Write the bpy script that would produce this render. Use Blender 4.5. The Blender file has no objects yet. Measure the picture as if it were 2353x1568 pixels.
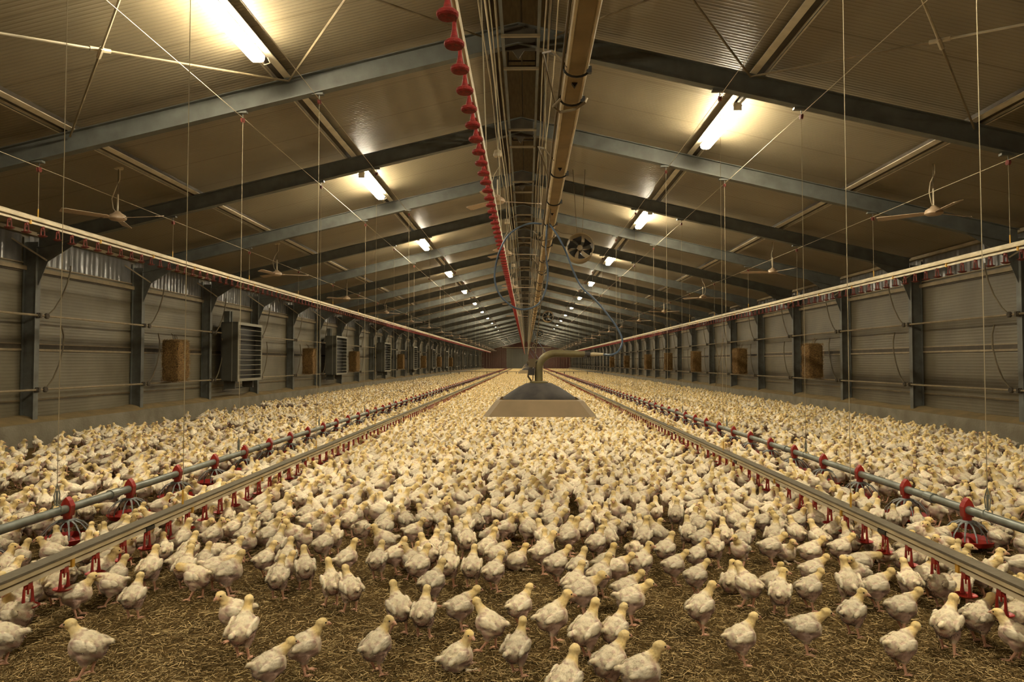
import bpy, math, random
import numpy as np
from mathutils import Vector, Matrix, Euler, noise
random.seed(7); rng = np.random.default_rng(7)
scn = bpy.context.scene
COL = scn.collection

# ------------------------------------------------------------------ camera, world, exposure
F_PX, VPX, VPY, CAM_H = 1550.0, 1210.0, 833.0, 1.36
cam_d = bpy.data.cameras.new('camera'); cam = bpy.data.objects.new('camera', cam_d); COL.objects.link(cam)
cam_d.sensor_width = 36.0; cam_d.lens = F_PX / 2353.0 * 36.0
cam_d.clip_start = 0.05; cam_d.clip_end = 400
cam.location = (0, 0, CAM_H)
cam.rotation_euler = (math.pi/2 + math.atan((VPY-784)/F_PX), 0, math.atan((VPX-1176.5)/math.hypot(F_PX, VPY-784)))
scn.camera = cam
scn.view_settings.view_transform = 'Standard'; scn.view_settings.look = 'None'
scn.view_settings.gamma = 1; scn.view_settings.use_curve_mapping = False
scn.view_settings.exposure = 2.55
w = bpy.data.worlds.new('world'); scn.world = w; w.use_nodes = True
w.node_tree.nodes['Background'].inputs[0].default_value = (0.02, 0.016, 0.01, 1)
w.node_tree.nodes['Background'].inputs[1].default_value = 0.0
scn.cycles.use_denoising = True
scn.cycles.max_bounces = 6; scn.cycles.diffuse_bounces = 4; scn.cycles.glossy_bounces = 2; scn.cycles.use_adaptive_sampling = True; scn.cycles.adaptive_threshold = .08; scn.cycles.adaptive_min_samples = 16
scn.cycles.sample_clamp_indirect = 6.0
TUBE_POWER = 31.0           # emission of the fluorescent tubes
TUBE_COLOR = (1.0, 0.89, 0.66, 1)

# ------------------------------------------------------------------ layout (metres; +Y runs down the barn)
S = 3.05; Y0 = 1.7385
XL, XR, RX = -8.03, 7.84, -0.095           # inner faces of the posts, ridge
YA, YB = -11.0, 124.6                        # end walls
NF = 41
FY = [Y0 + S*k for k in range(-4, 39)]
def ZT(x): return 5.35 - .235*abs(x-RX)     # top of the rafters

# ------------------------------------------------------------------ materials
def mat(name, col, rough=.6, metal=0., col2=None, scale=6., bump=0., bscale=40., stretch=None, contrast=(.35,.65), spec=.5, detail=5):
    m = bpy.data.materials.new(name); m.use_nodes = True
    nt = m.node_tree; b = nt.nodes['Principled BSDF']
    b.inputs['Base Color'].default_value = (*col, 1); b.inputs['Roughness'].default_value = rough
    b.inputs['Metallic'].default_value = metal; b.inputs['Specular IOR Level'].default_value = spec
    tc = nt.nodes.new('ShaderNodeTexCoord'); mp = nt.nodes.new('ShaderNodeMapping')
    nt.links.new(tc.outputs['Object'], mp.inputs[0])
    if stretch: mp.inputs['Scale'].default_value = stretch
    if col2:
        n = nt.nodes.new('ShaderNodeTexNoise'); n.inputs['Scale'].default_value = scale; n.inputs['Detail'].default_value = detail
        nt.links.new(mp.outputs[0], n.inputs['Vector'])
        r = nt.nodes.new('ShaderNodeValToRGB'); r.color_ramp.elements[0].position = contrast[0]; r.color_ramp.elements[1].position = contrast[1]
        r.color_ramp.elements[0].color = (*col, 1); r.color_ramp.elements[1].color = (*col2, 1)
        nt.links.new(n.outputs[0], r.inputs[0]); nt.links.new(r.outputs[0], b.inputs['Base Color'])
    if bump:
        n2 = nt.nodes.new('ShaderNodeTexNoise'); n2.inputs['Scale'].default_value = bscale; n2.inputs['Detail'].default_value = 4
        nt.links.new(mp.outputs[0], n2.inputs['Vector'])
        bp = nt.nodes.new('ShaderNodeBump'); bp.inputs['Strength'].default_value = bump; bp.inputs['Distance'].default_value = .02
        nt.links.new(n2.outputs[0], bp.inputs['Height']); nt.links.new(bp.outputs[0], b.inputs['Normal'])
    return m

def sheet_mat(name, col, col2, axis, rib, joint, bump=.5, rough=.45, dirt_scale=.6, mesh=0):
    """coated sandwich panel: fine ribs every `rib` m along `axis`, dark joint every `joint` m"""
    m = bpy.data.materials.new(name); m.use_nodes = True
    nt = m.node_tree; b = nt.nodes['Principled BSDF']; L = nt.links.new
    b.inputs['Roughness'].default_value = rough
    tc = nt.nodes.new('ShaderNodeTexCoord'); sp = nt.nodes.new('ShaderNodeSeparateXYZ'); L(tc.outputs['Object'], sp.inputs[0])
    def math_(op, a, bb=None):
        n = nt.nodes.new('ShaderNodeMath'); n.operation = op
        if isinstance(a, (int, float)): n.inputs[0].default_value = a
        else: L(a, n.inputs[0])
        if bb is not None:
            if isinstance(bb, (int, float)): n.inputs[1].default_value = bb
            else: L(bb, n.inputs[1])
        return n.outputs[0]
    c = sp.outputs[axis]
    sine = math_('SINE', math_('MULTIPLY', c, 2*math.pi/rib))
    ribs = math_('POWER', math_('ABSOLUTE', sine), 6.)
    fr = math_('FRACT', math_('ADD', math_('DIVIDE', c, joint), 100.31))
    jl = math_('LESS_THAN', fr, .018)
    nz = nt.nodes.new('ShaderNodeTexNoise'); nz.inputs['Scale'].default_value = dirt_scale; nz.inputs['Detail'].default_value = 6
    L(tc.outputs['Object'], nz.inputs['Vector'])
    r = nt.nodes.new('ShaderNodeValToRGB'); r.color_ramp.elements[0].position = .3; r.color_ramp.elements[1].position = .7
    r.color_ramp.elements[0].color = (*col, 1); r.color_ramp.elements[1].color = (*col2, 1); L(nz.outputs[0], r.inputs[0])
    mx = nt.nodes.new('ShaderNodeMixRGB'); mx.blend_type = 'MULTIPLY'; mx.inputs[2].default_value = (.55, .48, .38, 1)
    L(r.outputs[0], mx.inputs[1])
    fac = math_('MAXIMUM', math_('MULTIPLY', ribs, .26), math_('MULTIPLY', jl, .9))
    if mesh:
        g1 = math_('LESS_THAN', math_('FRACT', math_('ADD', math_('DIVIDE', sp.outputs[1], mesh), 50.)), .22)
        g2 = math_('LESS_THAN', math_('FRACT', math_('ADD', math_('DIVIDE', sp.outputs[2], mesh), 50.)), .22)
        fac = math_('MAXIMUM', fac, math_('MULTIPLY', math_('MAXIMUM', g1, g2), .45))
    L(fac, mx.inputs[0]); L(mx.outputs[0], b.inputs['Base Color'])
    bp = nt.nodes.new('ShaderNodeBump'); bp.inputs['Strength'].default_value = bump; bp.inputs['Distance'].default_value = .004
    L(ribs, bp.inputs['Height']); L(bp.outputs[0], b.inputs['Normal'])
    return m

M = {}
M['ceiling'] = sheet_mat('ceiling_panel', (.27,.225,.145), (.20,.16,.095), 1, .11, 1.01, bump=.6, rough=.42)
M['wall'] = sheet_mat('wall_panel', (.170,.147,.095), (.10,.082,.047), 2, .11, 9.0, bump=.35, dirt_scale=1.2)
M['wall_mesh'] = sheet_mat('wall_panel_mesh', (.15,.128,.08), (.092,.074,.042), 2, .11, 9.0, bump=.35, dirt_scale=1.2, mesh=.032)
M['end_wall'] = sheet_mat('end_wall_panel', (.16,.055,.035), (.12,.045,.03), 0, .25, 9., bump=.5)
M['end_door'] = sheet_mat('end_door_panel', (.20,.19,.14), (.17,.155,.11), 0, .3, 2.2, bump=.4)
M['concrete'] = mat('concrete', (.21,.185,.13), .9, col2=(.15,.125,.08), scale=3, bump=.4, bscale=30)
M['dust_ledge'] = mat('dusty_ledge', (.24,.165,.065), .95, col2=(.17,.12,.05), scale=4, bump=.5, bscale=60)
M['steel'] = mat('galvanised_steel', (.150,.155,.135), .55, .15, col2=(.10,.10,.082), scale=5, bump=.05, contrast=(.3,.7))
M['steel_post'] = mat('galvanised_post', (.15,.153,.135), .5, .2, col2=(.085,.082,.066), scale=5, bump=.05, contrast=(.3,.7))
M['purlin'] = mat('purlin_steel', (.62,.55,.40), .5, .0, col2=(.50,.44,.31), scale=8)
M['dark_steel'] = mat('dark_steel', (.045,.034,.020), .8, 0, col2=(.065,.05,.03), scale=8)
M['ridge_board'] = mat('ridge_board', (.16,.115,.055), .8, col2=(.11,.08,.04), scale=4, stretch=(8,1,8))
M['white_plastic'] = mat('dusty_white_plastic', (.62,.54,.38), .5, col2=(.48,.40,.27), scale=9)
M['cream_pipe'] = mat('cream_pipe', (.60,.50,.31), .45, col2=(.42,.34,.20), scale=7)
M['dusty_top'] = mat('dusty_grey_rail', (.145,.12,.078), .9, col2=(.115,.093,.058), scale=30)
M['red_faded'] = mat('faded_red_plastic', (.17,.026,.015), .8, col2=(.11,.024,.015), scale=30)
M['pale_pipe'] = mat('pale_pipe', (.72,.62,.43), .5, col2=(.58,.48,.31), scale=9)
M['red_plastic'] = mat('red_plastic', (.36,.018,.010), .4, col2=(.27,.013,.008), scale=18)
M['red_dusty'] = mat('dusty_red_plastic', (.30,.013,.007), .8, col2=(.17,.014,.008), scale=40, bump=.4, bscale=120)
M['yellow_plastic'] = mat('yellow_clip', (.55,.30,.03), .45)
M['galv_pipe'] = mat('galvanised_pipe', (.25,.27,.24), .4, .45, col2=(.17,.18,.15), scale=12)
M['grey_grill'] = mat('grey_grill', (.22,.235,.23), .5, col2=(.15,.15,.14), scale=14)
M['cord'] = mat('pale_cord', (.33,.27,.17), .85)
M['cable'] = mat('dark_cable', (.12,.085,.04), .7)
M['cable_pale'] = mat('pale_cable', (.50,.42,.28), .6)
M['fan_white'] = mat('fan_enamel', (.50,.37,.24), .4, col2=(.42,.30,.19), scale=6)
M['fan_black'] = mat('fan_black', (.018,.016,.012), .45)
M['fan_shroud'] = mat('fan_shroud', (.27,.20,.10), .5, col2=(.20,.145,.07), scale=5)
M['straw_bale'] = mat('bale_straw', (.27,.155,.045), .95, col2=(.08,.042,.012), scale=30, stretch=(1,1,2.2), bump=1., bscale=45)
M['straw_stick'] = mat('bale_stalk', (.34,.21,.07), .9, col2=(.16,.09,.028), scale=10)
M['heater'] = mat('heater_sheet', (.105,.10,.08), .5, .3, col2=(.085,.08,.062), scale=3)
M['heater_edge'] = mat('heater_edge', (.26,.24,.18), .45, .3)
M['rail'] = mat('rail_pipe', (.26,.20,.11), .6, col2=(.19,.145,.08), scale=7)
M['rod'] = mat('bow_rod', (.10,.075,.038), .65, col2=(.14,.11,.06), scale=7)
M['hood_dark'] = mat('brooder_dark', (.022,.018,.015), .8, 0, col2=(.055,.045,.036), scale=7)
M['hood_tan'] = mat('brooder_canopy', (.25,.175,.09), .6, col2=(.20,.14,.07), scale=5)
M['pipe_brass'] = mat('brooder_pipe', (.20,.16,.065), .5, .3, col2=(.13,.105,.05), scale=9)
M['blue_hose'] = mat('blue_hose', (.05,.08,.125), .4, col2=(.07,.10,.14), scale=9)
M['brown_channel'] = mat('brown_channel', (.30,.20,.075), .7, col2=(.22,.145,.05), scale=6)

def emis(name, col, power):
    m = bpy.data.materials.new(name); m.use_nodes = True; nt = m.node_tree
    nt.nodes.remove(nt.nodes['Principled BSDF'])
    e = nt.nodes.new('ShaderNodeEmission'); e.inputs[0].default_value = col; e.inputs[1].default_value = power
    nt.links.new(e.outputs[0], nt.nodes['Material Output'].inputs[0]); return m
M['tube'] = emis('fluorescent_tube', TUBE_COLOR, TUBE_POWER)

def window_mat():
    m = mat('polycarbonate', (.15,.145,.135), .2, col2=(.10,.095,.085), scale=2.)
    nt = m.node_tree; b = nt.nodes['Principled BSDF']; L = nt.links.new
    tc = nt.nodes.new('ShaderNodeTexCoord'); wv = nt.nodes.new('ShaderNodeTexWave'); wv.bands_direction = 'Y'; wv.inputs['Scale'].default_value = 2.2
    wv.inputs['Distortion'].default_value = 2.; wv.inputs['Detail'].default_value = 2
    L(tc.outputs['Object'], wv.inputs['Vector'])
    bp = nt.nodes.new('ShaderNodeBump'); bp.inputs['Strength'].default_value = .35; bp.inputs['Distance'].default_value = .02
    L(wv.outputs[1], bp.inputs['Height']); L(bp.outputs[0], b.inputs['Normal'])
    b.inputs['Specular IOR Level'].default_value = .9
    return m
M['window'] = window_mat()

def litter_mat():
    m = bpy.data.materials.new('straw_litter'); m.use_nodes = True; nt = m.node_tree; L = nt.links.new
    b = nt.nodes['Principled BSDF']; b.inputs['Roughness'].default_value = .95; b.inputs['Specular IOR Level'].default_value = .15
    tc = nt.nodes.new('ShaderNodeTexCoord')
    n1 = nt.nodes.new('ShaderNodeTexNoise'); n1.inputs['Scale'].default_value = 2.2; n1.inputs['Detail'].default_value = 8; n1.inputs['Roughness'].default_value = .7
    n2 = nt.nodes.new('ShaderNodeTexNoise'); n2.inputs['Scale'].default_value = 70; n2.inputs['Detail'].default_value = 6; n2.inputs['Roughness'].default_value = .7
    L(tc.outputs['Object'], n1.inputs[0]); L(tc.outputs['Object'], n2.inputs[0])
    r1 = nt.nodes.new('ShaderNodeValToRGB'); e = r1.color_ramp.elements
    e[0].position = .35; e[0].color = (.095,.060,.017, 1); e[1].position = .7; e[1].color = (.22,.145,.048, 1)
    r2 = nt.nodes.new('ShaderNodeValToRGB'); e = r2.color_ramp.elements
    e[0].position = .38; e[0].color = (.22,.22,.22, 1); e[1].position = .68; e[1].color = (1.7,1.6,1.4, 1)
    L(n1.outputs[0], r1.inputs[0]); L(n2.outputs[0], r2.inputs[0])
    mx = nt.nodes.new('ShaderNodeMixRGB'); mx.blend_type = 'MULTIPLY'; mx.inputs[0].default_value = 1
    L(r1.outputs[0], mx.inputs[1]); L(r2.outputs[0], mx.inputs[2]); L(mx.outputs[0], b.inputs[0])
    bp = nt.nodes.new('ShaderNodeBump'); bp.inputs['Strength'].default_value = .9; bp.inputs['Distance'].default_value = .02
    L(n2.outputs[0], bp.inputs['Height']); L(bp.outputs[0], b.inputs['Normal'])
    return m
M['litter'] = litter_mat()

def attr_mat(name, rough, var=.1, sheen=0.):
    m = bpy.data.materials.new(name); m.use_nodes = True; nt = m.node_tree; L = nt.links.new
    b = nt.nodes['Principled BSDF']; b.inputs['Roughness'].default_value = rough; b.inputs['Specular IOR Level'].default_value = .2
    a = nt.nodes.new('ShaderNodeAttribute'); a.attribute_name = 'Col'
    oi = nt.nodes.new('ShaderNodeObjectInfo')
    mr = nt.nodes.new('ShaderNodeMapRange'); mr.inputs[3].default_value = 1-var; mr.inputs[4].default_value = 1+var
    L(oi.outputs['Random'], mr.inputs[0])
    mx = nt.nodes.new('ShaderNodeVectorMath'); mx.operation = 'SCALE'
    L(a.outputs['Color'], mx.inputs[0]); L(mr.outputs[0], mx.inputs['Scale']); L(mx.outputs[0], b.inputs[0])
    if sheen:
        b.inputs['Sheen Weight'].default_value = sheen; b.inputs['Sheen Roughness'].default_value = .5
    return m
M['down'] = attr_mat('chicken_down', .9, .17, .12)
M['straw'] = attr_mat('straw_bits', .85, 0)
M['beak'] = mat('beak_horn', (.55,.30,.20), .45)
M['eye'] = mat('eye_black', (.012,.009,.007), .12)

# ------------------------------------------------------------------ mesh helper
class MB:
    def __init__(s): s.v = []; s.f = []
    def hexa(s, p):        # 8 corners: bottom 4 ccw, top 4 ccw
        n = len(s.v); s.v += [tuple(q) for q in p]
        s.f += [(n,n+3,n+2,n+1),(n+4,n+5,n+6,n+7),(n,n+1,n+5,n+4),(n+1,n+2,n+6,n+5),(n+2,n+3,n+7,n+6),(n+3,n,n+4,n+7)]; return s
    def box(s, x0,x1,y0,y1,z0,z1):
        return s.hexa([(x0,y0,z0),(x1,y0,z0),(x1,y1,z0),(x0,y1,z0),(x0,y0,z1),(x1,y0,z1),(x1,y1,z1),(x0,y1,z1)])
    def slope(s, x0,x1,y0,y1,d0,d1, base=ZT):   # box that follows the roof slope
        a, b = base(x0), base(x1)
        return s.hexa([(x0,y0,a+d0),(x1,y0,b+d0),(x1,y1,b+d0),(x0,y1,a+d0),(x0,y0,a+d1),(x1,y0,b+d1),(x1,y1,b+d1),(x0,y1,a+d1)])
    def tube(s, path, r, n=8, cap=True, flat=None):
        P = [Vector(p) for p in path]; R = r if isinstance(r, (list, tuple)) else [r]*len(P)
        base = len(s.v); up = None
        for i, p in enumerate(P):
            t = (P[min(i+1,len(P)-1)] - P[max(i-1,0)]).normalized()
            if up is None: up = Vector((0,0,1)) if abs(t.z) < .9 else Vector((1,0,0))
            a = t.cross(up).normalized(); b = a.cross(t).normalized(); up = b
            for k in range(n):
                an = 2*math.pi*k/n + math.pi/n
                s.v.append(tuple(p + (a*math.cos(an) + b*math.sin(an)*(flat or 1))*R[i]))
        for i in range(len(P)-1):
            for k in range(n):
                q = base+i*n; k2 = (k+1) % n
                s.f.append((q+k, q+k2, q+n+k2, q+n+k))
        if cap:
            s.f.append(tuple(base+k for k in range(n))[::-1]); q = base+(len(P)-1)*n; s.f.append(tuple(q+k for k in range(n)))
        return s
    def lathe(s, prof, n=16, c=(0,0,0), axis=2, sx=1, sy=1, caps=True):   # prof: (radius, height)
        base = len(s.v)
        for r, h in prof:
            for k in range(n):
                an = 2*math.pi*(k+.5)/n; x, y = r*math.cos(an)*sx, r*math.sin(an)*sy
                p = (x, y, h) if axis == 2 else ((x, h, y) if axis == 1 else (h, x, y))
                s.v.append((c[0]+p[0], c[1]+p[1], c[2]+p[2]))
        for i in range(len(prof)-1):
            for k in range(n):
                q = base+i*n; k2 = (k+1) % n; s.f.append((q+k, q+k2, q+n+k2, q+n+k))
        if caps:
            s.f.append(tuple(base+k for k in range(n))[::-1]); q = base+(len(prof)-1)*n; s.f.append(tuple(q+k for k in range(n)))
        return s
    def prism(s, poly, axis, a, b):     # polygon in the plane normal to axis, extruded a..b
        n = len(poly); base = len(s.v)
        for t in (a, b):
            for u, v in poly: s.v.append({0:(t,u,v), 1:(u,t,v), 2:(u,v,t)}[axis])
        s.f.append(tuple(base+k for k in range(n))); s.f.append(tuple(base+n+k for k in range(n))[::-1])
        for k in range(n): k2 = (k+1) % n; s.f.append((base+k, base+n+k, base+n+k2, base+k2))
        return s
    def mesh(s, name, m, smooth=False):
        me = bpy.data.meshes.new(name); me.from_pydata(s.v, [], s.f); me.materials.append(m)
        import bmesh
        if len(s.v) < 60000:
            bm = bmesh.new(); bm.from_mesh(me); bmesh.ops.recalc_face_normals(bm, faces=bm.faces); bm.to_mesh(me); bm.free()
        if smooth:
            me.polygons.foreach_set('use_smooth', [True]*len(me.polygons))
            try: me.set_sharp_from_angle(angle=math.radians(40))
            except Exception: pass
        return me

def link(name, me, parent=None, loc=(0,0,0), rot=(0,0,0), sc=None):
    o = bpy.data.objects.new(name, me); o.location = loc; o.rotation_euler = rot
    if sc: o.scale = sc
    if parent: o.parent = parent
    COL.objects.link(o); return o
def part(name, mb, m, parent, loc=(0,0,0), rot=(0,0,0), smooth=False, label=None):
    o = link(name, mb.mesh(name, M[m], smooth), parent, loc, rot)
    if label: o['label'] = label
    return o
def tag(o, label, cat, group=None, kind=None):
    o['label'] = label; o['category'] = cat
    if group: o['group'] = group
    if kind: o['kind'] = kind
    return o
def thing(name, label, cat, loc=(0,0,0), group=None, rotz=0):
    return tag(link(name, None, None, loc, (0,0,rotz)), label, cat, group)
def struct(name, mb, m, parent=None, smooth=False):
    o = link(name, mb.mesh(name, M[m], smooth), parent)
    if not parent: o['kind'] = 'structure'
    return o
def copy_tree(o, parent=None):
    c = o.copy(); COL.objects.link(c); c.parent = parent
    for ch in list(o.children): copy_tree(ch, c)
    return c
ORD = ['first','second','third','fourth','fifth','sixth','seventh','eighth','ninth','tenth','eleventh','twelfth','thirteenth','fourteenth','fifteenth','sixteenth','seventeenth','eighteenth','nineteenth','twentieth',
       'twenty-first','twenty-second','twenty-third','twenty-fourth','twenty-fifth','twenty-sixth','twenty-seventh','twenty-eighth','twenty-ninth','thirtieth','thirty-first','thirty-second','thirty-third','thirty-fourth','thirty-fifth','thirty-sixth','thirty-seventh','thirty-eighth','thirty-ninth','fortieth','forty-first','forty-second']

# ------------------------------------------------------------------ the setting
struct('floor', MB().box(-9, 9, YA-.3, YB+.3, -.12, 0), 'litter')
WXL, WXR = XL-.24, XR+.24
for side, wx, m in (('left', WXL, 'wall'), ('right', WXR, 'wall_mesh')):
    sg = -1 if side == 'left' else 1
    b = MB()
    b.box(min(wx, wx+sg*.12), max(wx, wx+sg*.12), YA, YB, -.05, 3.62)
    wl = struct('wall_'+side, b, m)
    tr = MB()
    for z, h, t in ((2.88, .07, .05), (2.99, .02, .03), (1.55, .035, .03), (1.66, .02, .015), (.72, .03, .02)):
        tr.box(min(wx, wx-sg*t), max(wx, wx-sg*t), YA, YB, z, z+h)
    tj = link('trim_'+('1' if sg < 0 else '2'), tr.mesh('trim', M['rail'])); tj['kind'] = 'structure'
    dj = MB().box(min(wx, wx-sg*.012), max(wx, wx-sg*.012), YA, YB, 1.585, 1.66); dj.box(min(wx, wx-sg*.02), max(wx, wx-sg*.02), YA, YB, 2.85, 2.88)
    o = link('trim_'+('3' if sg < 0 else '4'), dj.mesh('trim', M['dark_steel'])); o['kind'] = 'structure'
    # concrete kerb with a dust covered ledge behind the posts
    xi = XL+.16 if sg < 0 else XR-.16
    k = MB().box(min(xi, wx), max(xi, wx), YA, YB, 0, .385)
    struct('baseboard_'+side, k, 'concrete')
    led = MB(); n = 420
    # uneven heap of dust lying against the wall
    ys = np.linspace(YA, YB, n*3)
    vs, fs = [], []
    for i, y in enumerate(ys):
        kfr = ((y - Y0) / S) % 1.0
        near = min(kfr, 1-kfr)
        edge = .27 + .06*noise.noise(Vector((y*1.3, sg*3., 0))) - .05*math.exp(-(near/.08)**2)
        h = .075 + .035*noise.noise(Vector((y*.9, sg*7., 4.))) + .03*math.exp(-(near/.1)**2)
        vs += [(wx-sg*.004, y, .38+h), (wx-sg*edge*.6, y, .39+h*.7), (wx-sg*(edge+.10), y, .384)]
        if i:
            q = 3*i
            fs += [(q-3, q, q+1, q-2), (q-2, q+1, q+2, q-1)] if sg < 0 else [(q-3, q-2, q+1, q), (q-2, q-1, q+2, q+1)]
    led.v, led.f = vs, fs
    o = link('dust_drift', led.mesh('dust_drift', M['dust_ledge'], True)); tag(o, 'brown dust drift lying on the concrete kerb along the %s wall' % side, 'dust', kind='stuff')
# windows: one translucent strip per bay
wn = 0
wmesh = {}
for side, wx, sg in (('left', WXL, -1), ('right', WXR, 1)):
    b = MB(); prof = [(-1.44+.06*i, (.004 if (i//2) % 2 else 0)) for i in range(49)]
    vs = []; fs = []
    for i, (y, d) in enumerate(prof):
        vs += [(-sg*(.012+d), y, 3.01), (-sg*(.012+d), y, 3.47)]
        if i: q = 2*i; fs.append((q-2, q, q+1, q-1))
    b.v, b.f = vs, fs
    wmesh[side] = b.mesh('window', M['window'])
    for k in range(len(FY)-1):
        wn += 1
        o = link('window_%d' % wn, wmesh[side], None, (wx, (FY[k]+FY[k+1])/2, 0)); o['kind'] = 'structure'
# end walls
gz = lambda x: ZT(x)+.1
poly = [(WXL-.1,-.05),(WXR+.1,-.05),(WXR+.1,gz(WXR)),(RX,gz(RX)),(WXL-.1,gz(WXL))]
struct('wall_back', MB().prism(poly, 1, YB, YB+.15), 'end_wall')
struct('wall_front', MB().prism(poly, 1, YA-.15, YA), 'end_wall')
d = struct('door_1', MB().box(-3.6, .2, YB-.10, YB-.003, 0, 3.9).box(-3.7,-3.6,YB-.14,YB-.003,0,4.).box(.2,.3,YB-.14,YB-.003,0,4.), 'end_door')
part('door_rail', MB().box(-4.5, 4.5, YB-.22, YB-.15, 4.02, 4.16).box(2.95,3.07,YB-.22,YB-.003,0,4.02), 'cream_pipe', d)
# ceiling: two slopes with a recessed ridge vent between them
SLX0, SLX1 = -.42, .23
b = MB()
b.slope(WXL-.3, SLX0, YA-.1, YB+.1, .10, .20); b.slope(SLX1, WXR+.3, YA-.1, YB+.1, .10, .20)
cl = struct('ceiling', b, 'ceiling')
b = MB()
b.box(SLX0-.02, SLX0, YA-.1, YB+.1, 5.33, 5.75).box(SLX1, SLX1+.02, YA-.1, YB+.1, 5.36, 5.75).box(SLX0-.1, SLX1+.1, YA-.1, YB+.1, 5.75, 5.8)
struct('trim_5', b, 'ridge_board')
b = MB()
for x in (SLX0-.06, SLX1+.03): b.box(x, x+.03, YA, YB, ZT(x)+.02, ZT(x)+.11)
struct('trim_6', b, 'dark_steel')
b = MB()
for x, s_ in ((WXL, 1), (WXR, -1)):
    b.box(min(x, x+s_*.10), max(x, x+s_*.10), YA, YB, 3.47, 3.53)
struct('trim_7', b, 'rail')

# ------------------------------------------------------------------ portal frames
def make_frame():
    t = thing('portal_frame', '', 'steel frame')
    fw, D = .055, .25
    for nm, x0, sg in (('post', XL, -1), ('post', XR, 1)):
        x1 = x0+sg*.22
        b = MB()
        zt = ZT(x0)-.02
        b.box(min(x0, x0+sg*.012), max(x0, x0+sg*.012), -fw, fw, .40, zt-.2)
        b.box(min(x1, x1-sg*.012), max(x1, x1-sg*.012), -fw, fw, .40, zt-.05)
        b.box(min(x0, x1)+.012, max(x0, x1)-.012, -.005, .005, .40, zt-.12)
        b.box(min(x0, x1)-.01, max(x0, x1)+.01, -.07, .07, .385, .40)
        part(nm, b, 'steel_post', t)
    for x0, x1 in ((XL, RX), (RX, XR)):
        b = MB()
        b.slope(x0, x1, -fw, fw, -.012, 0); b.slope(x0, x1, -fw, fw, -D, -D+.012); b.slope(x0, x1, -.004, .004, -D+.012, -.012)
        part('rafter', b, 'steel', t)
    for x0, sg in ((XL, 1), (XR, -1)):
        xe = x0+sg*.80
        b = MB(); z_e = ZT(xe)-D
        pts_ = [(x0, 2.62), (x0+sg*.16, 3.02), (xe, z_e)]
        b.prism(pts_+[(x0, ZT(x0)-D)], 1, -.006, .006)
        part('haunch', b, 'steel_post', t)
        b = MB(); xw = x0-sg*.24
        b.tube([(xw, -.30, 3.36), (x0+sg*.16, -.03, 3.03)], .018, 4)
        part('brace', b, 'rail', t)
    b = MB().prism([(RX-.2, ZT(RX-.2)-.02), (RX, 5.33), (RX+.2, ZT(RX+.2)-.02), (RX+.2, 5.03), (RX+.07, 5.03), (RX, 4.93), (RX-.07, 5.03), (RX-.2, 5.03)], 1, -.014, .014)
    part('apex_plate', b, 'dark_steel', t)
    return t
fr0 = make_frame(); frames = []
for i, y in enumerate(FY):
    o = fr0 if i == 0 else copy_tree(fr0)
    o.location = (0, y, 0)
    frames.append(o)
    n = i-6                                   # first frame whose apex the photo shows
    if i < 4: lb = 'steel portal frame standing behind the viewer'
    elif i < 6: lb = 'grey steel portal frame overhead, %s one in front of the viewer' % ORD[i-4]
    else: lb = 'grey steel portal frame with its peak in view, %s from the viewer' % ORD[n]
    tag(o, lb, 'steel frame', 'portal frames across the barn')

# purlins
for (x, dz0, nm) in ((-2.88, 0, 'inner left'), (-5.45, 0, 'outer left'), (2.70, 0, 'inner right'), (5.20, 0, 'outer right')):
    sg = -1 if x < 0 else 1
    t = thing('purlin', 'long cream and dark steel purlin under the %s part of the ceiling' % nm, 'purlin', (0, YA, 0), 'purlins along the barn')
    L_ = YB-YA
    f = MB(); rs = -sg      # ridge side
    def fl(a, b, z0, z1): f.slope(min(x+rs*a, x+rs*b), max(x+rs*a, x+rs*b), 0, L_, z0, z1)
    fl(.030, .105, .0, .010); fl(.035, .043, .0, .1); fl(-.080, -.060, .0, .010); fl(-.068, -.060, .0, .1)
    part('flange', f, 'purlin', t)
    part('web', MB().slope(x-.059, x+.059, 0, L_, .04, .09), 'dark_steel', t)

# roof bracing rods in the first bay
def brace_rod(p, q, lab):
    p, q = Vector(p), Vector(q); t = thing('brace_rod', lab, 'bracing', p, 'crossed bracing rods in the nearest bay')
    d = q-p
    part('rod', MB().tube([(0,0,0), d*.5], .012, 6), 'rail', t); part('rod', MB().tube([d*.5, d], .012, 6), 'purlin', t)
    u = d.normalized()
    part('turnbuckle', MB().tube([d*.5-u*.09, d*.5+u*.09], .022, 6), 'white_plastic', t)
ya, yb = FY[5]+.05, FY[6]-.05
for sd, xi, xo, xr in (('left', -2.80, -5.4, -.52), ('right', 2.60, 5.15, .33)):
    z = lambda x: ZT(x)-.04
    brace_rod((xi, yb, z(xi)), (xo, ya, z(xo)), 'pale bracing rod with turnbuckle, %s outer cross, running away towards the ridge' % sd)
    brace_rod((xo, yb, z(xo)-.03), (xi, ya, z(xi)-.03), 'bracing rod with turnbuckle, %s outer cross, running away towards the eaves' % sd)
    brace_rod((xi, yb, z(xi)), (xr, ya, z(xr)), 'bracing rod of the %s inner cross, running away from ridge to purlin' % sd)
    brace_rod((xr, yb, z(xr)-.03), (xi, ya, z(xi)-.03), 'bracing rod of the %s inner cross, running away up to the ridge' % sd)

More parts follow.
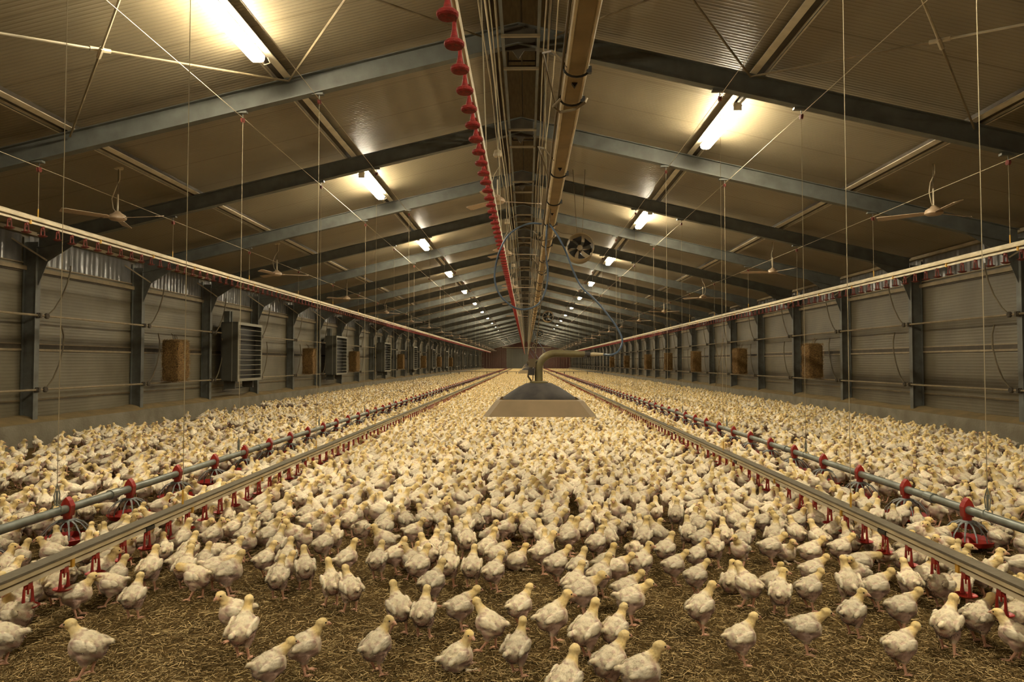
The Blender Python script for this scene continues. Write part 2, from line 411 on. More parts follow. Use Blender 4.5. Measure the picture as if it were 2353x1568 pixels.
# ------------------------------------------------------------------ lights
def make_light():
    t = thing('ceiling_light', '', 'light')
    part('tube', MB().prism([(-.078,.030),(-.072,-.014),(-.045,-.034),(.045,-.034),(.072,-.014),(.078,.030)], 1, -.76, .76), 'tube', t)
    part('housing', MB().prism([(-.060,.031),(.060,.031),(.045,.078),(-.045,.078)], 1, -.78, .78), 'white_plastic', t)
    part('end_cap', MB().box(-.055,.055,-.79,-.761,-.028,.045), 'white_plastic', t); part('end_cap', MB().box(-.055,.055,.761,.79,-.028,.045), 'white_plastic', t)
    part('cable', MB().tube([(0,.79,.0),(.03,.86,-.02),(.08,.90,.02),(.06,.88,.07)], .006, 5), 'cable_pale', t)
    return t
lt0 = make_light(); nlt = 0
for sd, x, ys in (('left', -2.88, [6.31+6.1*i for i in range(-2, 19)]), ('right', 2.70, [3.27+6.1*i for i in range(-2, 20)])):
    j = 0
    for y in ys:
        if y > YB-2: continue
        o = lt0 if nlt == 0 else copy_tree(lt0); nlt += 1
        o.location = (x, y, ZT(x)-.085)
        vis = y > (5 if sd == 'left' else 8)
        lab = ('glowing fluorescent light on the %s purlin, %s from the viewer' % (sd, ORD[j])) if vis else 'fluorescent light above and behind the viewer on the %s purlin' % sd
        if vis: j += 1
        tag(o, lab, 'light', 'fluorescent lights along the ceiling')

# ------------------------------------------------------------------ ceiling fans
def make_fan():
    t = thing('ceiling_fan', '', 'fan')
    part('down_rod', MB().tube([(0,0,.07),(0,0,.34)], .013, 8), 'white_plastic', t)
    part('motor_housing', MB().lathe([(.03,.10),(.05,.075),(.10,.045),(.115,.02),(.115,-.01),(.09,-.03),(.03,-.035)], 20), 'fan_white', t, smooth=True)
    for k in range(3):
        a = math.radians(8+120*k)
        b = MB(); c, s_ = math.cos(a), math.sin(a)
        pts = []
        for zz in (0, .006):
            for r, hw, tilt in ((.09,.022,.0),(.16,.05,.010),(.68,.062,.012),(.70,.03,.006)):
                pass
        def P(r, w_, z): return (r*c - w_*s_, r*s_ + w_*c, z)
        prof = [(.09,.022),(.17,.055),(.66,.066),(.70,.05)]
        for i in range(3):
            (r0,w0),(r1,w1) = prof[i], prof[i+1]
            b.hexa([P(r0,-w0,-.012),P(r1,-w1,-.016),P(r1,w1,.016),P(r0,w0,.012),P(r0,-w0,-.006),P(r1,-w1,-.010),P(r1,w1,.022),P(r0,w0,.018)])
        part('blade', b, 'fan_white', t)
    part('cord', MB().tube([(0,0,.33),(.0,0,.55),(.0,0,.74)], .006, 5), 'cable', t)
    part('power_cable', MB().tube([(0,.0,.06),(-.06,-.02,.14),(-.09,-.02,.28),(-.05,0,.42),(.03,0,.55),(.03,0,.74)], .007, 5), 'cable_pale', t)
    part('junction_box', MB().lathe([(.06,.70),(.07,.74),(.05,.80)], 10), 'white_plastic', t)
    return t
fan0 = make_fan(); nf = 0
def fan_at(x, y, z, rz, lab):
    global nf
    o = fan0 if nf == 0 else copy_tree(fan0); nf += 1
    o.location = (x, y, z); o.rotation_euler = (0,0,rz); tag(o, lab, 'fan', 'ceiling fans under the roof')
fan_z = lambda x: ZT(x)-.70
for sd, x, rot0 in (('left', -5.79, -.3), ('right', 5.62, .25)):
    for i in range(19):
        y = 9.37+6.1*i
        zl = 3.40 if sd == 'left' else 3.42
        fan_at(x*(1+.0*i), y, zl, rot0 + .5*(i*i % 7 if i else 0), 'white three-blade ceiling fan near the %s eaves, %s from the viewer' % (sd, ORD[i]))
for i, (y, z) in enumerate(((10.4, 3.86), (15.5, 3.86), (22.5, 3.86), (28.6, 3.86), (36.2, 3.86))):
    fan_at(-.45, y, z, (.12, .02, -.1, .35, .6)[i], 'ceiling fan hanging under the ridge beside the raised red drinker line, %s from the viewer' % ORD[i])

# ------------------------------------------------------------------ axial circulation fans
def make_axial():
    t = thing('circulation_fan', '', 'fan'); R_ = .25
    b = MB(); n = 40
    prof = [(R_,-.17),(R_+.012,-.18),(R_+.014,-.16),(R_+.006,.0),(R_+.006,.17),(R_+.014,.18),(R_-.002,.18),(R_-.006,0),(R_,-.17)]
    b.lathe(prof, n, axis=1, caps=False)
    part('shroud', b, 'fan_shroud', t, smooth=True)
    part('hub', MB().lathe([(.03,-.06),(.055,-.05),(.055,.06),(.02,.08)], 18, axis=1), 'fan_shroud', t, smooth=True)
    for k in range(6):
        a = math.radians(90+60*k); b = MB(); rows = []
        for i in range(6):
            r = .05 + .19*i/5; sw = .25*(i/5)**1.5; half = .22+.17*i/5
            for e in (-1, 1):
                an = a+sw+e*half; rows.append((r*math.cos(an), e*.035, r*math.sin(an)))
        base = len(b.v)
        b.v = rows + [(x, y+.006, z) for x, y, z in rows]
        for i in range(5):
            q = 2*i; b.f += [(q,q+1,q+3,q+2), (q+12,q+14,q+15,q+13), (q,q+2,q+14,q+12), (q+1,q+13,q+15,q+3)]
        b.f += [(0,12,13,1), (10,11,23,22)]
        part('blade', b, 'fan_black', t)
    for sx in (-1, 1):
        part('hanging_cable', MB().tube([(sx*.05, .0, R_), (sx*.12, .0, 5.16-3.56)], .006, 5), 'cable', t)
    part('bracket', MB().box(-.02,.02,.10,.12,-R_,R_).box(-R_,R_,.10,.12,-.02,.02), 'fan_shroud', t)
    part('power_cable', MB().tube([(-.05,0,R_+.01),(-.2,0,.29),(-.35,0,.31),(-.5,-.0,.40),(-.62,0,.55)], .007, 5), 'cable', t)
    return t
ax0 = make_axial()
for i, y in enumerate((13, 32.5, 51.5, 71, 90.5, 110)):
    o = ax0 if i == 0 else copy_tree(ax0); o.location = (1.03, y, 3.56); o.rotation_euler = (math.radians(-6), 0, 0)
    tag(o, 'round shrouded circulation fan hanging right of the ridge, %s from the viewer' % ORD[i], 'fan', 'round circulation fans')

# ------------------------------------------------------------------ ridge frame and cables
t = thing('ridge_vent_frame', 'long steel ladder-like frame with crossbars under the ridge', 'frame', (0, YA, 0))
part('rail', MB().box(-.285,-.25,0,YB-YA,5.02,5.06), 'steel', t); part('rail', MB().box(.12,.155,0,YB-YA,5.02,5.06), 'steel', t)
bar = MB().box(-.285,.155,-.015,.015,4.99,5.02).mesh('crossbar', M['rail'])
for y in FY:
    for dy in (-.42, .42): link('crossbar', bar, t, (0, y+dy-YA, 0))
t = thing('vent_actuator', 'dark push rod with swinging yokes inside the ridge opening', 'vent', (0, YA, 0))
part('push_rod', MB().tube([(-.06,0,5.45),(-.06,YB-YA,5.45)], .012, 6), 'dark_steel', t)
yk = MB().tube([(-.25,0,5.38),(-.25,0,5.6),(-.06,0,5.66),(.13,0,5.6),(.13,0,5.38)], .012, 6).box(-.25,.13,-.01,.01,5.44,5.46).box(-.25,.13,-.01,.01,5.37,5.39).mesh('yoke', M['dark_steel'])
for y in FY[:-1]: link('yoke', yk, t, (0, y+1.2-YA, 0))
for i, (x, z, r, m, lab) in enumerate(((-.46,4.86,.008,'cord','leftmost pale cord running along under the ridge'),(-.40,4.83,.010,'cable_pale','pale cable running along just left of the ridge frame'),(-.36,4.80,.007,'cord','thin cord beside the pale cable left of the ridge frame'),
        (-.31,4.9,.012,'rail','grey conduit hugging the left rail of the ridge frame'),(.20,4.86,.008,'cord','pale cord running along just right of the ridge frame'),(.25,4.9,.012,'rail','grey conduit running along right of the ridge frame'),(.33,5.0,.008,'cable_pale','bright cable along the right edge of the ridge opening'))):
    t = thing('ridge_cable', lab, 'cable', (x, YA, z), 'cables along the ridge')
    n = 84; pts = [(.012*math.sin(k*1.7+i), k*(YB-YA)/n, -.02*abs(math.sin(k*math.pi/2))) for k in range(n+1)]
    part('cable', MB().tube(pts, r, 5), m, t)
    part('hook', MB().tube([(0,FY[0]-YA,0),(0,FY[0]-YA,ZT(x)-.25-z)], .004, 4), 'cable', t)

# ------------------------------------------------------------------ winch cables under the rafters, drop cords, pulleys
def rb(x): return ZT(x)-.25
lines = {'left drinker line': (-2.45, .30), 'left feeder line': (-3.36, .29), 'raised left drinker line': (-5.80, 3.03), 'right drinker line': (2.26, .30), 'right feeder line': (3.20, .29), 'raised right drinker line': (5.56, 2.675)}
pul = MB().lathe([(.012,-.018),(.032,-.014),(.018,0),(.032,.014),(.012,.018)], 14, axis=0).mesh('pulley', M['red_faded'])
plate = MB().box(-.09,.05,-.03,.03,.05,.075).tube([(0,0,.05),(0,0,0)], .006, 4).mesh('pulley_bracket', M['steel'])
cord_mesh = {}
for nm, (x, zl) in lines.items():
    z = rb(x)-.075
    t = thing('winch_cable', 'straight steel winch cable running under the rafters above the %s' % nm, 'cable', (x, YA, z), 'winch cables under the rafters')
    part('cable', MB().tube([(.0,0,0),(0,YB-YA,0)], .004, 5), 'cable_pale', t)
    high = 'raised' in nm
    b = MB().tube([(0,0,0),(0,0,zl+.10-z)], .0027, 5); cm = b.mesh('cord', M['cord'])
    hk = MB().tube([(0,0,zl+.15-z),(0,0,zl+.04-z)], .010, 6, flat=.6).mesh('clip', M['yellow_plastic' if 'drinker' in nm else 'galv_pipe'])
    j = 0
    for i, y in enumerate(FY):
        if i < 5: continue
        nearer = i < 22
        lab = ('pale cord dropping to the %s from the %s steel frame ahead' % (nm, ORD[i-5])) if nearer else 'thin pale cord in the far row dropping to the %s' % nm
        c = thing('suspension_cord', lab, 'cord', (x, y, z), 'cords holding the %s' % nm)
        link('cord', cm, c); link('pulley', pul, c, (0,0,-.03)); link('pulley_bracket', plate, c); link('clip', hk, c)

# ------------------------------------------------------------------ drinker lines
def cup_mesh(down=.125, name='drinker_cup', m='red_plastic'):
    b = MB()
    b.box(-.012,.012,-.016,.016,-.035,0)
    for sy in (-1, 1):
        b.tube([(0,sy*.008,-.018),(0,sy*.027,-.030),(0,sy*.030,-down+.04),(0,sy*.031,-down+.008)], [.006,.0055,.0075,.011], 6)
    b.lathe([(.012,-down-.008),(.036,-down-.002),(.053,-down+.010),(.050,-down+.012),(.034,-down+.003),(.008,-down+.001)], 16)
    b.tube([(0,0,-.03),(0,0,-.06)], .0045, 6)
    return b.mesh(name, M[m])
cupm = cup_mesh(); cupm_d = cup_mesh(m='red_faded')
clipm = MB().box(-.016,.016,-.012,.012,-.045,.045).mesh('clip', M['yellow_plastic'])
def drinker_line(name, label, x, z, y0, y1, cup, top_m='dusty_top', pitch=.26, top_w=.040, cups_shift=0):
    """z = top of the nipple pipe; rail above it"""
    L_ = y1-y0
    t = thing(name, label, 'drinker line', (x, y0, z), 'drinker lines')
    part('top_rail', MB().prism([(-top_w,.038),(top_w,.038),(top_w,.050),(-top_w,.050)], 1, 0, L_) if top_m == 'dusty_top' else MB().lathe([(.030,0),(.030,L_)], 12, axis=1, c=(0,0,.045)), top_m, t)
    part('support_strip', MB().box(-.034,.034,0,L_,.014,.038), 'cream_pipe', t)
    part('nipple_pipe', MB().box(-.012,.012,0,L_,-.026,-.002), 'white_plastic', t)
    n = int(L_/pitch)
    ys = [.1+pitch*i for i in range(n)]
    first = next(i for i, yy in enumerate(ys) if yy+y0 > 1.8)
    near = ys[first:first+100]; rest = ys[:first]+ys[first+100:]
    for yy in near: link('drinker_cup', cup, t, (0, yy, -.02))
    b = MB()
    cv = [tuple(v.co) for v in cup.vertices]; cf = [tuple(p.vertices) for p in cup.polygons]
    V = []; Fc = []
    for yy in rest:
        q = len(V); V += [(a, bb+yy, c-.02) for a, bb, c in cv]; Fc += [tuple(k+q for k in f) for f in cf]
    b.v, b.f = V, Fc
    o = part('far_drinker_cups', b, 'red_plastic', t); o['kind'] = 'stuff'
    for i in range(int(L_/1.3)):
        if i > 60: break
        link('clip', clipm, t, (0, .4+1.3*i, .005), (0,0,0), (1.35,1,.9))
    return t
LOWZ = .30
dl = drinker_line('drinker_line', 'low drinker line with red cups left of the middle aisle', -2.45, LOWZ, .6, 118, cupm)
dr = drinker_line('drinker_line', 'low drinker line with red cups right of the middle aisle', 2.26, LOWZ, .6, 118, cupm)
hl = drinker_line('raised_drinker_line', 'drinker line hoisted up along the left wall, white pipe over red cups', -5.80, 3.01, .8, 109, cupm_d, top_m='white_plastic')
hr = drinker_line('raised_drinker_line', 'drinker line hoisted up along the right wall, white pipe over red cups', 5.56, 2.655, .8, 109, cupm_d, top_m='white_plastic')
# joints on the low lines
for t_, col in ((dl, 1), (dr, 1)):
    jm = MB().tube([(0,-.045,-.012),(0,.045,-.012)], .022, 8).mesh('pipe_joint', M['fan_black'])
    for i in range(1, 24): link('pipe_joint', jm, t_, (0, .75+3.0*i, 0))
# centre raised red line
t = thing('raised_drinker_line', 'drinker line hoisted up under the ridge, thick red cups seen from below', 'drinker line', (-.325, .6, 2.93), 'drinker lines')
part('support_strip', MB().box(.012,.022,0,118,-.03,.0), 'cream_pipe', t); part('top_rail', MB().lathe([(.016,0),(.016,118)], 10, axis=1, c=(.008,0,.02)), 'white_plastic', t)
b = MB(); b.lathe([(.017,.0),(.010,-.03),(.0095,-.06),(.014,-.09),(.020,-.115)], 14)
b.lathe([(.018,-.125),(.040,-.124),(.046,-.130),(.046,-.142),(.040,-.149),(.012,-.152)], 20)
cm = b.mesh('drinker_cup', M['red_dusty'], True)
for i in range(100): link('drinker_cup', cm, t, (0, 1.35+.26*i, 0))
V = []; Fc = []; cv = [tuple(v.co) for v in cm.vertices]; cf = [tuple(p.vertices) for p in cm.polygons]
for i in range(100, 448):
    q = len(V); V += [(a, bb+1.35+.26*i, c) for a, bb, c in cv]; Fc += [tuple(k+q for k in f) for f in cf]
b = MB(); b.v, b.f = V, Fc
o = part('far_drinker_cups', b, 'red_dusty', t); o['kind'] = 'stuff'
ck = MB().tube([(.02,0,.05),(-.05,0,4.95-2.93)], .005, 5).mesh('hanging_cord', M['cord'])
for i in range(36): link('hanging_cord', ck, t, (0, FY[5]+.3+S*i-.6, 0))

# raised channel pipe right of the ridge
t = thing('raised_supply_channel', 'brown channel with pale pipes on both edges hoisted right of the ridge', 'pipe', (.245, .3, 2.78))
L_ = 119
part('channel', MB().box(-.036,.036,0,L_,.0,.02).box(-.036,-.03,0,L_,.02,.05).box(.03,.036,0,L_,.02,.05), 'brown_channel', t)
part('side_pipe', MB().tube([(-.046,0,.012),(-.046,L_,.012)], .014, 8), 'pale_pipe', t, smooth=True)
part('side_pipe', MB().tube([(.046,0,.012),(.046,L_,.012)], .011, 8), 'pale_pipe', t, smooth=True)
part('thin_cable', MB().tube([(-.070,0,.02),(-.070,L_,.02)], .007, 6), 'cable', t)
ring = MB()
rp = [(.062*math.cos(a), 0, .010+.040*math.sin(a)) for a in np.linspace(0, 2*math.pi, 17)]
ring.tube(rp, .006, 5, cap=False); ring.box(.048,.072,-.012,.012,-.012,.02)
rm = ring.mesh('clamp', M['fan_black'])
tri = MB().prism([(-.015,0),(.015,0),(0,-.022)], 1, -.012, .012).mesh('hook', M['fan_black'])
for i, y in enumerate([2.0, 3.25, 3.62, 5.05, 5.95] + [6.9+1.25*k for k in range(44)]):
    link('clamp', rm, t, (0, y-.3, 0))
for i in range(50): link('hook', tri, t, (0, 1.6+1.5*i, 0))
lo = MB().tube([(-.05,0,.0),(-.12,.05,.10),(-.16,.2,.16),(-.13,.5,.2),(-.06,.75,.06)], .006, 5).mesh('loose_cable', M['cable'])
for y in (2.9, 4.4, 7.6, 9.7, 12.4, 15., 18.): link('loose_cable', lo, t, (0, y, 0))
kn = MB().tube([(-.06,0,0),(-.1,.03,-.03),(-.06,.06,-.05),(.02,.03,-.045),(.07,0,-.02),(.085,.05,.02),(.05,.08,.04)], .008, 5).mesh('rope_knot', M['rail'])
for y in (3.3, 7.2, 9.8, 13.2, 17.): link('rope_knot', kn, t, (0, y, 0))
hg = MB().tube([(0,0,.03),(-.03,0,2.25)], .005, 5).mesh('hanging_cord', M['cord'])
for i in range(36): link('hanging_cord', hg, t, (0, FY[6]+S*i-.3, 0))

# ------------------------------------------------------------------ feeder lines
def feeder_meshes():
    h = MB()   # red saddle with pointed top over the pipe and stem below
    h.prism([(-.034,-.052),(.034,-.052),(.040,.020),(.022,.060),(.0,.086),(-.022,.060),(-.040,.020)], 1, -.024, .024)
    h.lathe([(.030,-.05),(.030,-.085),(.040,-.13),(.036,-.135)], 14)
    g = MB(); n = 14
    g.lathe([(.036,-.075),(.060,-.082),(.060,-.090),(.036,-.085)], 20)
    for k in range(n):
        a = 2*math.pi*k/n; c, s_ = math.cos(a), math.sin(a)
        g.tube([(.05*c,.05*s_,-.085),(.10*c,.10*s_,-.105),(.155*c,.155*s_,-.165),(.163*c,.163*s_,-.205)], [.010,.007,.006,.005], 5, flat=.5)
    p = MB(); p.lathe([(.12,-.245),(.155,-.240),(.172,-.205),(.168,-.203),(.150,-.232),(.05,-.232),(.02,-.20)], 24)
    return h.mesh('feeder_head', M['red_plastic']), g.mesh('grill', M['grey_grill']), p.mesh('pan', M['red_plastic'], True)
fh, fg, fp = feeder_meshes()
cpl = MB().lathe([(.040,-.05),(.040,.05)], 14, axis=1).mesh('pipe_coupling', M['galv_pipe'])
for sd, x, pitch, ystart in (('left', -3.36, .775, 4.13-.775*4), ('right', 3.20, .79, 4.22-.79*4)):
    z = .29; L_ = 117.5
    t = thing('feeding_line', 'galvanised feeding pipe with red topped pans, %s side of the barn' % sd, 'feeding line', (x, .7, z), 'feeding lines')
    part('feed_pipe', MB().lathe([(.031,0),(.031,L_)], 16, axis=1), 'galv_pipe', t, smooth=True)
    ys = [ystart-.7+pitch*i for i in range(150)]; ys = [y for y in ys if y > .1]
    for y in ys[:100]:
        f = link('feeder_pan', fh, t, (0, y, 0)); link('grill', fg, f); link('pan', fp, f)
    V = []; Fc = []
    for y in ys[100:]:
        for me in (fh, fp):
            q = len(V); V += [(v.co[0], v.co[1]+y, v.co[2]) for v in me.vertices]; Fc += [tuple(k+q for k in p_.vertices) for p_ in me.polygons]
    b = MB(); b.v, b.f = V, Fc; o = part('far_feeder_pans', b, 'red_plastic', t); o['kind'] = 'stuff'
    for i in range(38): link('pipe_coupling', cpl, t, (0, 1.75+3.0*i, 0))
    wl = MB().tube([(0,-.02,.05),(0,-.03,.12),(0,0,.2),(0,.03,.12),(0,.02,.05)], .004, 4).tube([(-.035,0,0),(-.03,0,.04),(0,0,.055),(.03,0,.04),(.035,0,0)], .004, 4).mesh('hanger_loop', M['galv_pipe'])
    for y in FY[5:]: link('hanger_loop', wl, t, (0, y-.7, 0))

# ------------------------------------------------------------------ wall rails with clamps and bowed rods
for side, x, sg in (('left', XL+.03, 1), ('right', XR-.03, -1)):
    for lvl, z, curve in (('upper', 2.13, [(.15,0),(.32,.13),(.50,.35),(.63,.60),(.70,.80),(.71,.92)]), ('lower', .91, [(.15,0),(.33,.18),(.47,.42),(.56,.70),(.56,.92),(.50,1.08)])):
        t = thing('wall_rail', 'horizontal pipe rail with bowed rods along the %s posts, %s one' % (side, lvl), 'rail', (x, YA, z), 'rails along the walls')
        part('pipe', MB().tube([(0,0,0),(0,YB-YA,0)], .019, 8), 'rail', t)
        cm = MB().box(-.035,.035,-.02,.02,-.04,.04).lathe([(.030,-.05),(.030,-.03)], 10, axis=1).mesh('clamp', M['dark_steel'])
        hm = MB().lathe([(.035,-.025),(.048,-.015),(.048,.015),(.035,.025)], 12, axis=0).mesh('collar', M['dark_steel'])
        rm_ = MB().tube([(sg*.02, a, b_) for a, b_ in curve], .013, 6).mesh('bowed_rod', M['rod'])
        for y in FY[1:-1]:
            link('clamp', cm, t, (0, y-YA, 0)); link('bowed_rod', rm_, t, (0, y-YA, 0)); link('collar', hm, t, (sg*.02, y+.15-YA, 0))

# ------------------------------------------------------------------ wall heaters with louvres
def make_heater():
    t = thing('wall_heater', '', 'heater')
    part('body', MB().box(0,.03,0,1.6,0,1.56).box(0,.44,0,.03,0,1.56).box(0,.44,1.57,1.6,0,1.56).box(0,.44,0,1.6,1.53,1.56).box(0,.44,0,1.6,0,.03).box(.03,.06,.03,1.57,.03,1.53), 'heater', t)
    part('corner_strip', MB().box(.29,.31,-.008,0,0,1.56), 'heater_edge', t)
    part('interior', MB().box(.06,.28,.03,1.57,.03,1.53), 'fan_black', t)
    part('louvre_frame', MB().box(.43,.46,0,.06,0,1.56).box(.43,.46,1.54,1.6,0,1.56).box(.43,.46,0,1.6,1.49,1.56).box(.43,.46,0,1.6,0,.07), 'heater_edge', t)
    for k in range(10):
        z = .16+.135*k
        part('louvre', MB().hexa([(.435,.06,z+.004),(.46,.06,z-.006),(.46,1.54,z-.006),(.435,1.54,z+.004),(.435,.06,z+.010),(.46,.06,z+.004),(.46,1.54,z+.004),(.435,1.54,z+.010)]), 'heater_edge', t)
    part('bracket', MB().box(0,.3,.2,.24,-.2,0).box(0,.3,1.36,1.4,-.2,0).box(0,.04,.2,1.4,-.22,-.18), 'heater', t)
    part('flue', MB().box(.05,.2,.05,.12,1.56,1.85).box(.05,.2,.2,.25,1.56,1.85), 'steel', t)
    return t
ht0 = make_heater()
for i in range(11):
    o = ht0 if i == 0 else copy_tree(ht0); o.location = (XL+.02, 17.5+9.15*i, .86)
    tag(o, 'grey louvred heater box on the left wall, %s from the viewer' % ORD[i], 'heater', 'louvred heaters on the left wall')

# ------------------------------------------------------------------ straw bales hanging on the walls
def bale_mesh(seed):
    r = random.Random(seed); b = MB(); nx, ny, nz = 8, 10, 18
    sx, sy, sz = .37, .52, .89
    idx = {}
    def P(i, j, k):
        key = (i, j, k)
        if key not in idx:
            x, y, z = i/nx-.5, j/ny-.5, k/nz-.5
            # round corners
            vx, vy, vz = x*2, y*2, z*2
            l = (abs(vx)**11+abs(vy)**11+abs(vz)**11)**(1/11.)
            vx, vy, vz = vx/l, vy/l, vz/l
            n_ = noise.noise(Vector((vx*2.2+seed, vy*2.2, vz*3.)))*.06 + noise.noise(Vector((vx*7+seed, vy*7, vz*9.)))*.05
            band = -.02 if abs(abs(vz)-.42) < .07 else 0
            idx[key] = len(b.v); k_ = 1+n_+band
            b.v.append((vx*sx/2*k_, vy*sy/2*k_, vz*sz/2*(1+n_)))
        return idx[key]
    for i in range(nx):
        for j in range(ny):
            b.f += [(P(i,j,0),P(i,j+1,0),P(i+1,j+1,0),P(i+1,j,0)), (P(i,j,nz),P(i+1,j,nz),P(i+1,j+1,nz),P(i,j+1,nz))]
    for i in range(nx):
        for k in range(nz):
            b.f += [(P(i,0,k),P(i+1,0,k),P(i+1,0,k+1),P(i,0,k+1)), (P(i,ny,k),P(i,ny,k+1),P(i+1,ny,k+1),P(i+1,ny,k))]
    for j in range(ny):
        for k in range(nz):
            b.f += [(P(0,j,k),P(0,j,k+1),P(0,j+1,k+1),P(0,j+1,k)), (P(nx,j,k),P(nx,j+1,k),P(nx,j+1,k+1),P(nx,j,k+1))]
    fuz = MB()
    for _ in range(3200):
        ax = r.randrange(3); s_ = r.choice((-1, 1)); p = [r.uniform(-.5,.5)*d for d in (sx, sy, sz)]; p[ax] = s_*(sx, sy, sz)[ax]/2*.97
        d = Vector([r.uniform(-1,1) for _ in range(3)]); d[ax] = s_*r.uniform(.05,.7); d.normalize(); ln = r.uniform(.02,.07)
        q = Vector(p)+d*ln; fuz.tube([p, q], [.003,.0015], 3, cap=False)
    return b.mesh('bale', M['straw_bale'], True), fuz.mesh('loose_straw', M['straw_stick'])
bm_, fm_ = bale_mesh(3)
lp = MB().tube([(-.02,-.08,.43),(-.05,-.06,.55),(-.1,-.03,.60),(-.05,.0,.55),(-.02,.02,.43)], .005, 5).tube([(-.02,.05,.43),(-.06,.08,.53),(-.1,.1,.58),(-.05,.12,.53),(-.02,.14,.43)], .005, 5).mesh('twine', M['cable'])
for side, x, ys in (('left', XL+.255, (14.8, 24.0, 30.3, 41.6, 50.8, 60, 69.2)), ('right', XR-.255, (18.1, 24.2, 30.4, 36.3, 42.3, 51.3, 60.2))):
    for i, y in enumerate(ys):
        o = link('straw_bale', bm_, None, (x, y, 1.40+.01*math.sin(i*3)), (0, 0, (math.pi if side == 'right' else 0)+.06*math.sin(i*2.)))
        link('loose_straw', fm_, o); link('twine', lp, o)
        tag(o, 'shaggy straw bale hung between the rails of the %s wall, %s from the viewer' % (side, ORD[i]), 'straw bale', 'straw bales on the walls')
# two thin crossed sticks on the right wall
for i, (y0_, y1_, lab) in enumerate(((24.4+2.4, 24.4+3.6, 'thin stick leaning left against the right wall rails'), (24.4+3.6, 24.4+2.5, 'thin stick crossing the other one at the right wall'))):
    o = link('wooden_stick', MB().tube([(XR-.10+.04*i, y0_, .39), (XR-.07+.04*i, y1_, 2.3)], .014, 6).mesh('wooden_stick', M['rail'])); tag(o, lab, 'stick', 'crossed sticks at the right wall')

# ------------------------------------------------------------------ gas brooders
def make_brooder():
    t = thing('gas_brooder', '', 'brooder')
    b = MB()
    def ring(hx, hy, z, ch): return [(hx,-hy+ch,z),(hx,hy-ch,z),(hx-ch,hy,z),(-hx+ch,hy,z),(-hx,hy-ch,z),(-hx,-hy+ch,z),(-hx+ch,-hy,z),(hx-ch,-hy,z)]
    R_ = [ring(.49,.42,-.140,.05), ring(.385,.33,-.01,.045), ring(.36,.30,.0,.04), ring(.355,.295,-.004,.04), ring(.380,.325,-.016,.045), ring(.483,.413,-.140,.05)]
    for q in R_: b.v += q
    for i in range(5):
        for k in range(8): k2 = (k+1) % 8; b.f.append((i*8+k, i*8+k2, i*8+8+k2, i*8+8+k))
    for k in range(8): k2 = (k+1) % 8; b.f.append((40+k, 40+k2, k2, k))
    part('canopy', b, 'hood_tan', t)
    part('dome', MB().lathe([(.335,-.005),(.325,.012),(.27,.05),(.19,.10),(.12,.135),(.07,.142),(.06,.135),(.11,.11),(.2,.06),(.3,.0)], 32, sx=1, sy=.85), 'hood_dark', t, smooth=True)
    part('collar', MB().lathe([(.085,.137),(.085,.150),(.05,.156)], 20), 'pipe_brass', t, smooth=True)
    pts = [(0,0,.12)]
    for a in np.linspace(180, 95, 9): pts.append((.16+.16*math.cos(math.radians(a)), 0, .27+.14*math.sin(math.radians(a))))
    pts += [(.28,0,.405),(.42,0,.40)]
    part('gas_pipe', MB().tube([(-.0,0,.12),(-.003,0,.2)]+[(p[0], p[1], p[2]) for p in pts[1:]], [.038,.036]+[.034]*9+[.032,.028], 14), 'pipe_brass', t, smooth=True)
    part('valve', MB().tube([(.40,0,.40),(.47,0,.398)], .026, 10).box(.41,.44,-.02,.02,.36,.40), 'hood_dark', t)
    part('hose_fitting', MB().tube([(.46,0,.398),(.50,0,.40),(.55,0,.40),(.59,0,.40)], [.014,.019,.014,.011], 10), 'cream_pipe', t, smooth=True)
    part('burner', MB().lathe([(.03,-.02),(.09,-.03),(.09,-.08),(.03,-.09)], 16), 'hood_dark', t)
    ch = MB()
    for k in range(34):
        z = .16+.05*k; ch.tube([(-.055+.0053*k, (-.008 if k % 2 else .008), z), (-.055+.0053*k, (.008 if k % 2 else -.008), z+.052)], .006, 4)
    ch.tube([(-.06,0,.14),(-.10,0,.2),(-.09,0,.26),(-.06,0,.28)], .008, 6).box(-.09,-.03,-.02,.02,.28,.36)
    part('chain', ch, 'cable', t)
    part('control_box', MB().box(-.10,-.04,-.05,.02,.21,.27).tube([(-.07,0,.27),(-.02,.02,.33),(.03,.02,.30)], .008, 5), 'hood_dark', t)
    return t
br0 = make_brooder()
hose_far = MB().tube([(.59,0,.40),(.75,.03,.42),(.78,.1,.6),(.6,.2,.9),(.3,.3,1.3),(.14,.35,1.72)], .010, 6).mesh('hose', M['blue_hose'])
for i, y in enumerate((6.2, 28.5, 50.8, 73., 95.)):
    o = br0 if i == 0 else copy_tree(br0)
    o.location = (.113, y, 1.033)
    tag(o, 'wide gas brooder hood hanging over the middle aisle, %s from the viewer' % ORD[i], 'brooder', 'gas brooders over the middle aisle')
hA = [(0.155,6.8,2.762),(0.036,6.8,2.767),(-0.087,6.8,2.723),(-0.198,6.8,2.63),(-0.277,6.8,2.475),(-0.321,6.8,2.276),(-0.312,6.8,2.144),(-0.264,6.8,2.033),(-0.184,6.8,1.954),(-0.088,6.8,1.9),(0.022,6.8,1.9),(0.123,6.8,1.953),(0.189,6.8,2.076),(0.216,6.8,2.253),(0.199,6.8,2.421),(.2,6.85,2.62),(.215,6.9,2.80)]
hB = [(.22,6.85,2.80),(0.257,6.8,2.728),(0.328,6.745,2.605),(0.399,6.691,2.442),(0.464,6.636,2.252),(0.54,6.582,2.095),(0.674,6.527,1.953),(0.784,6.473,1.81),(0.868,6.418,1.674),(0.901,6.364,1.556),(0.852,6.309,1.461),(0.772,6.255,1.428),(0.690,6.2,1.433)]
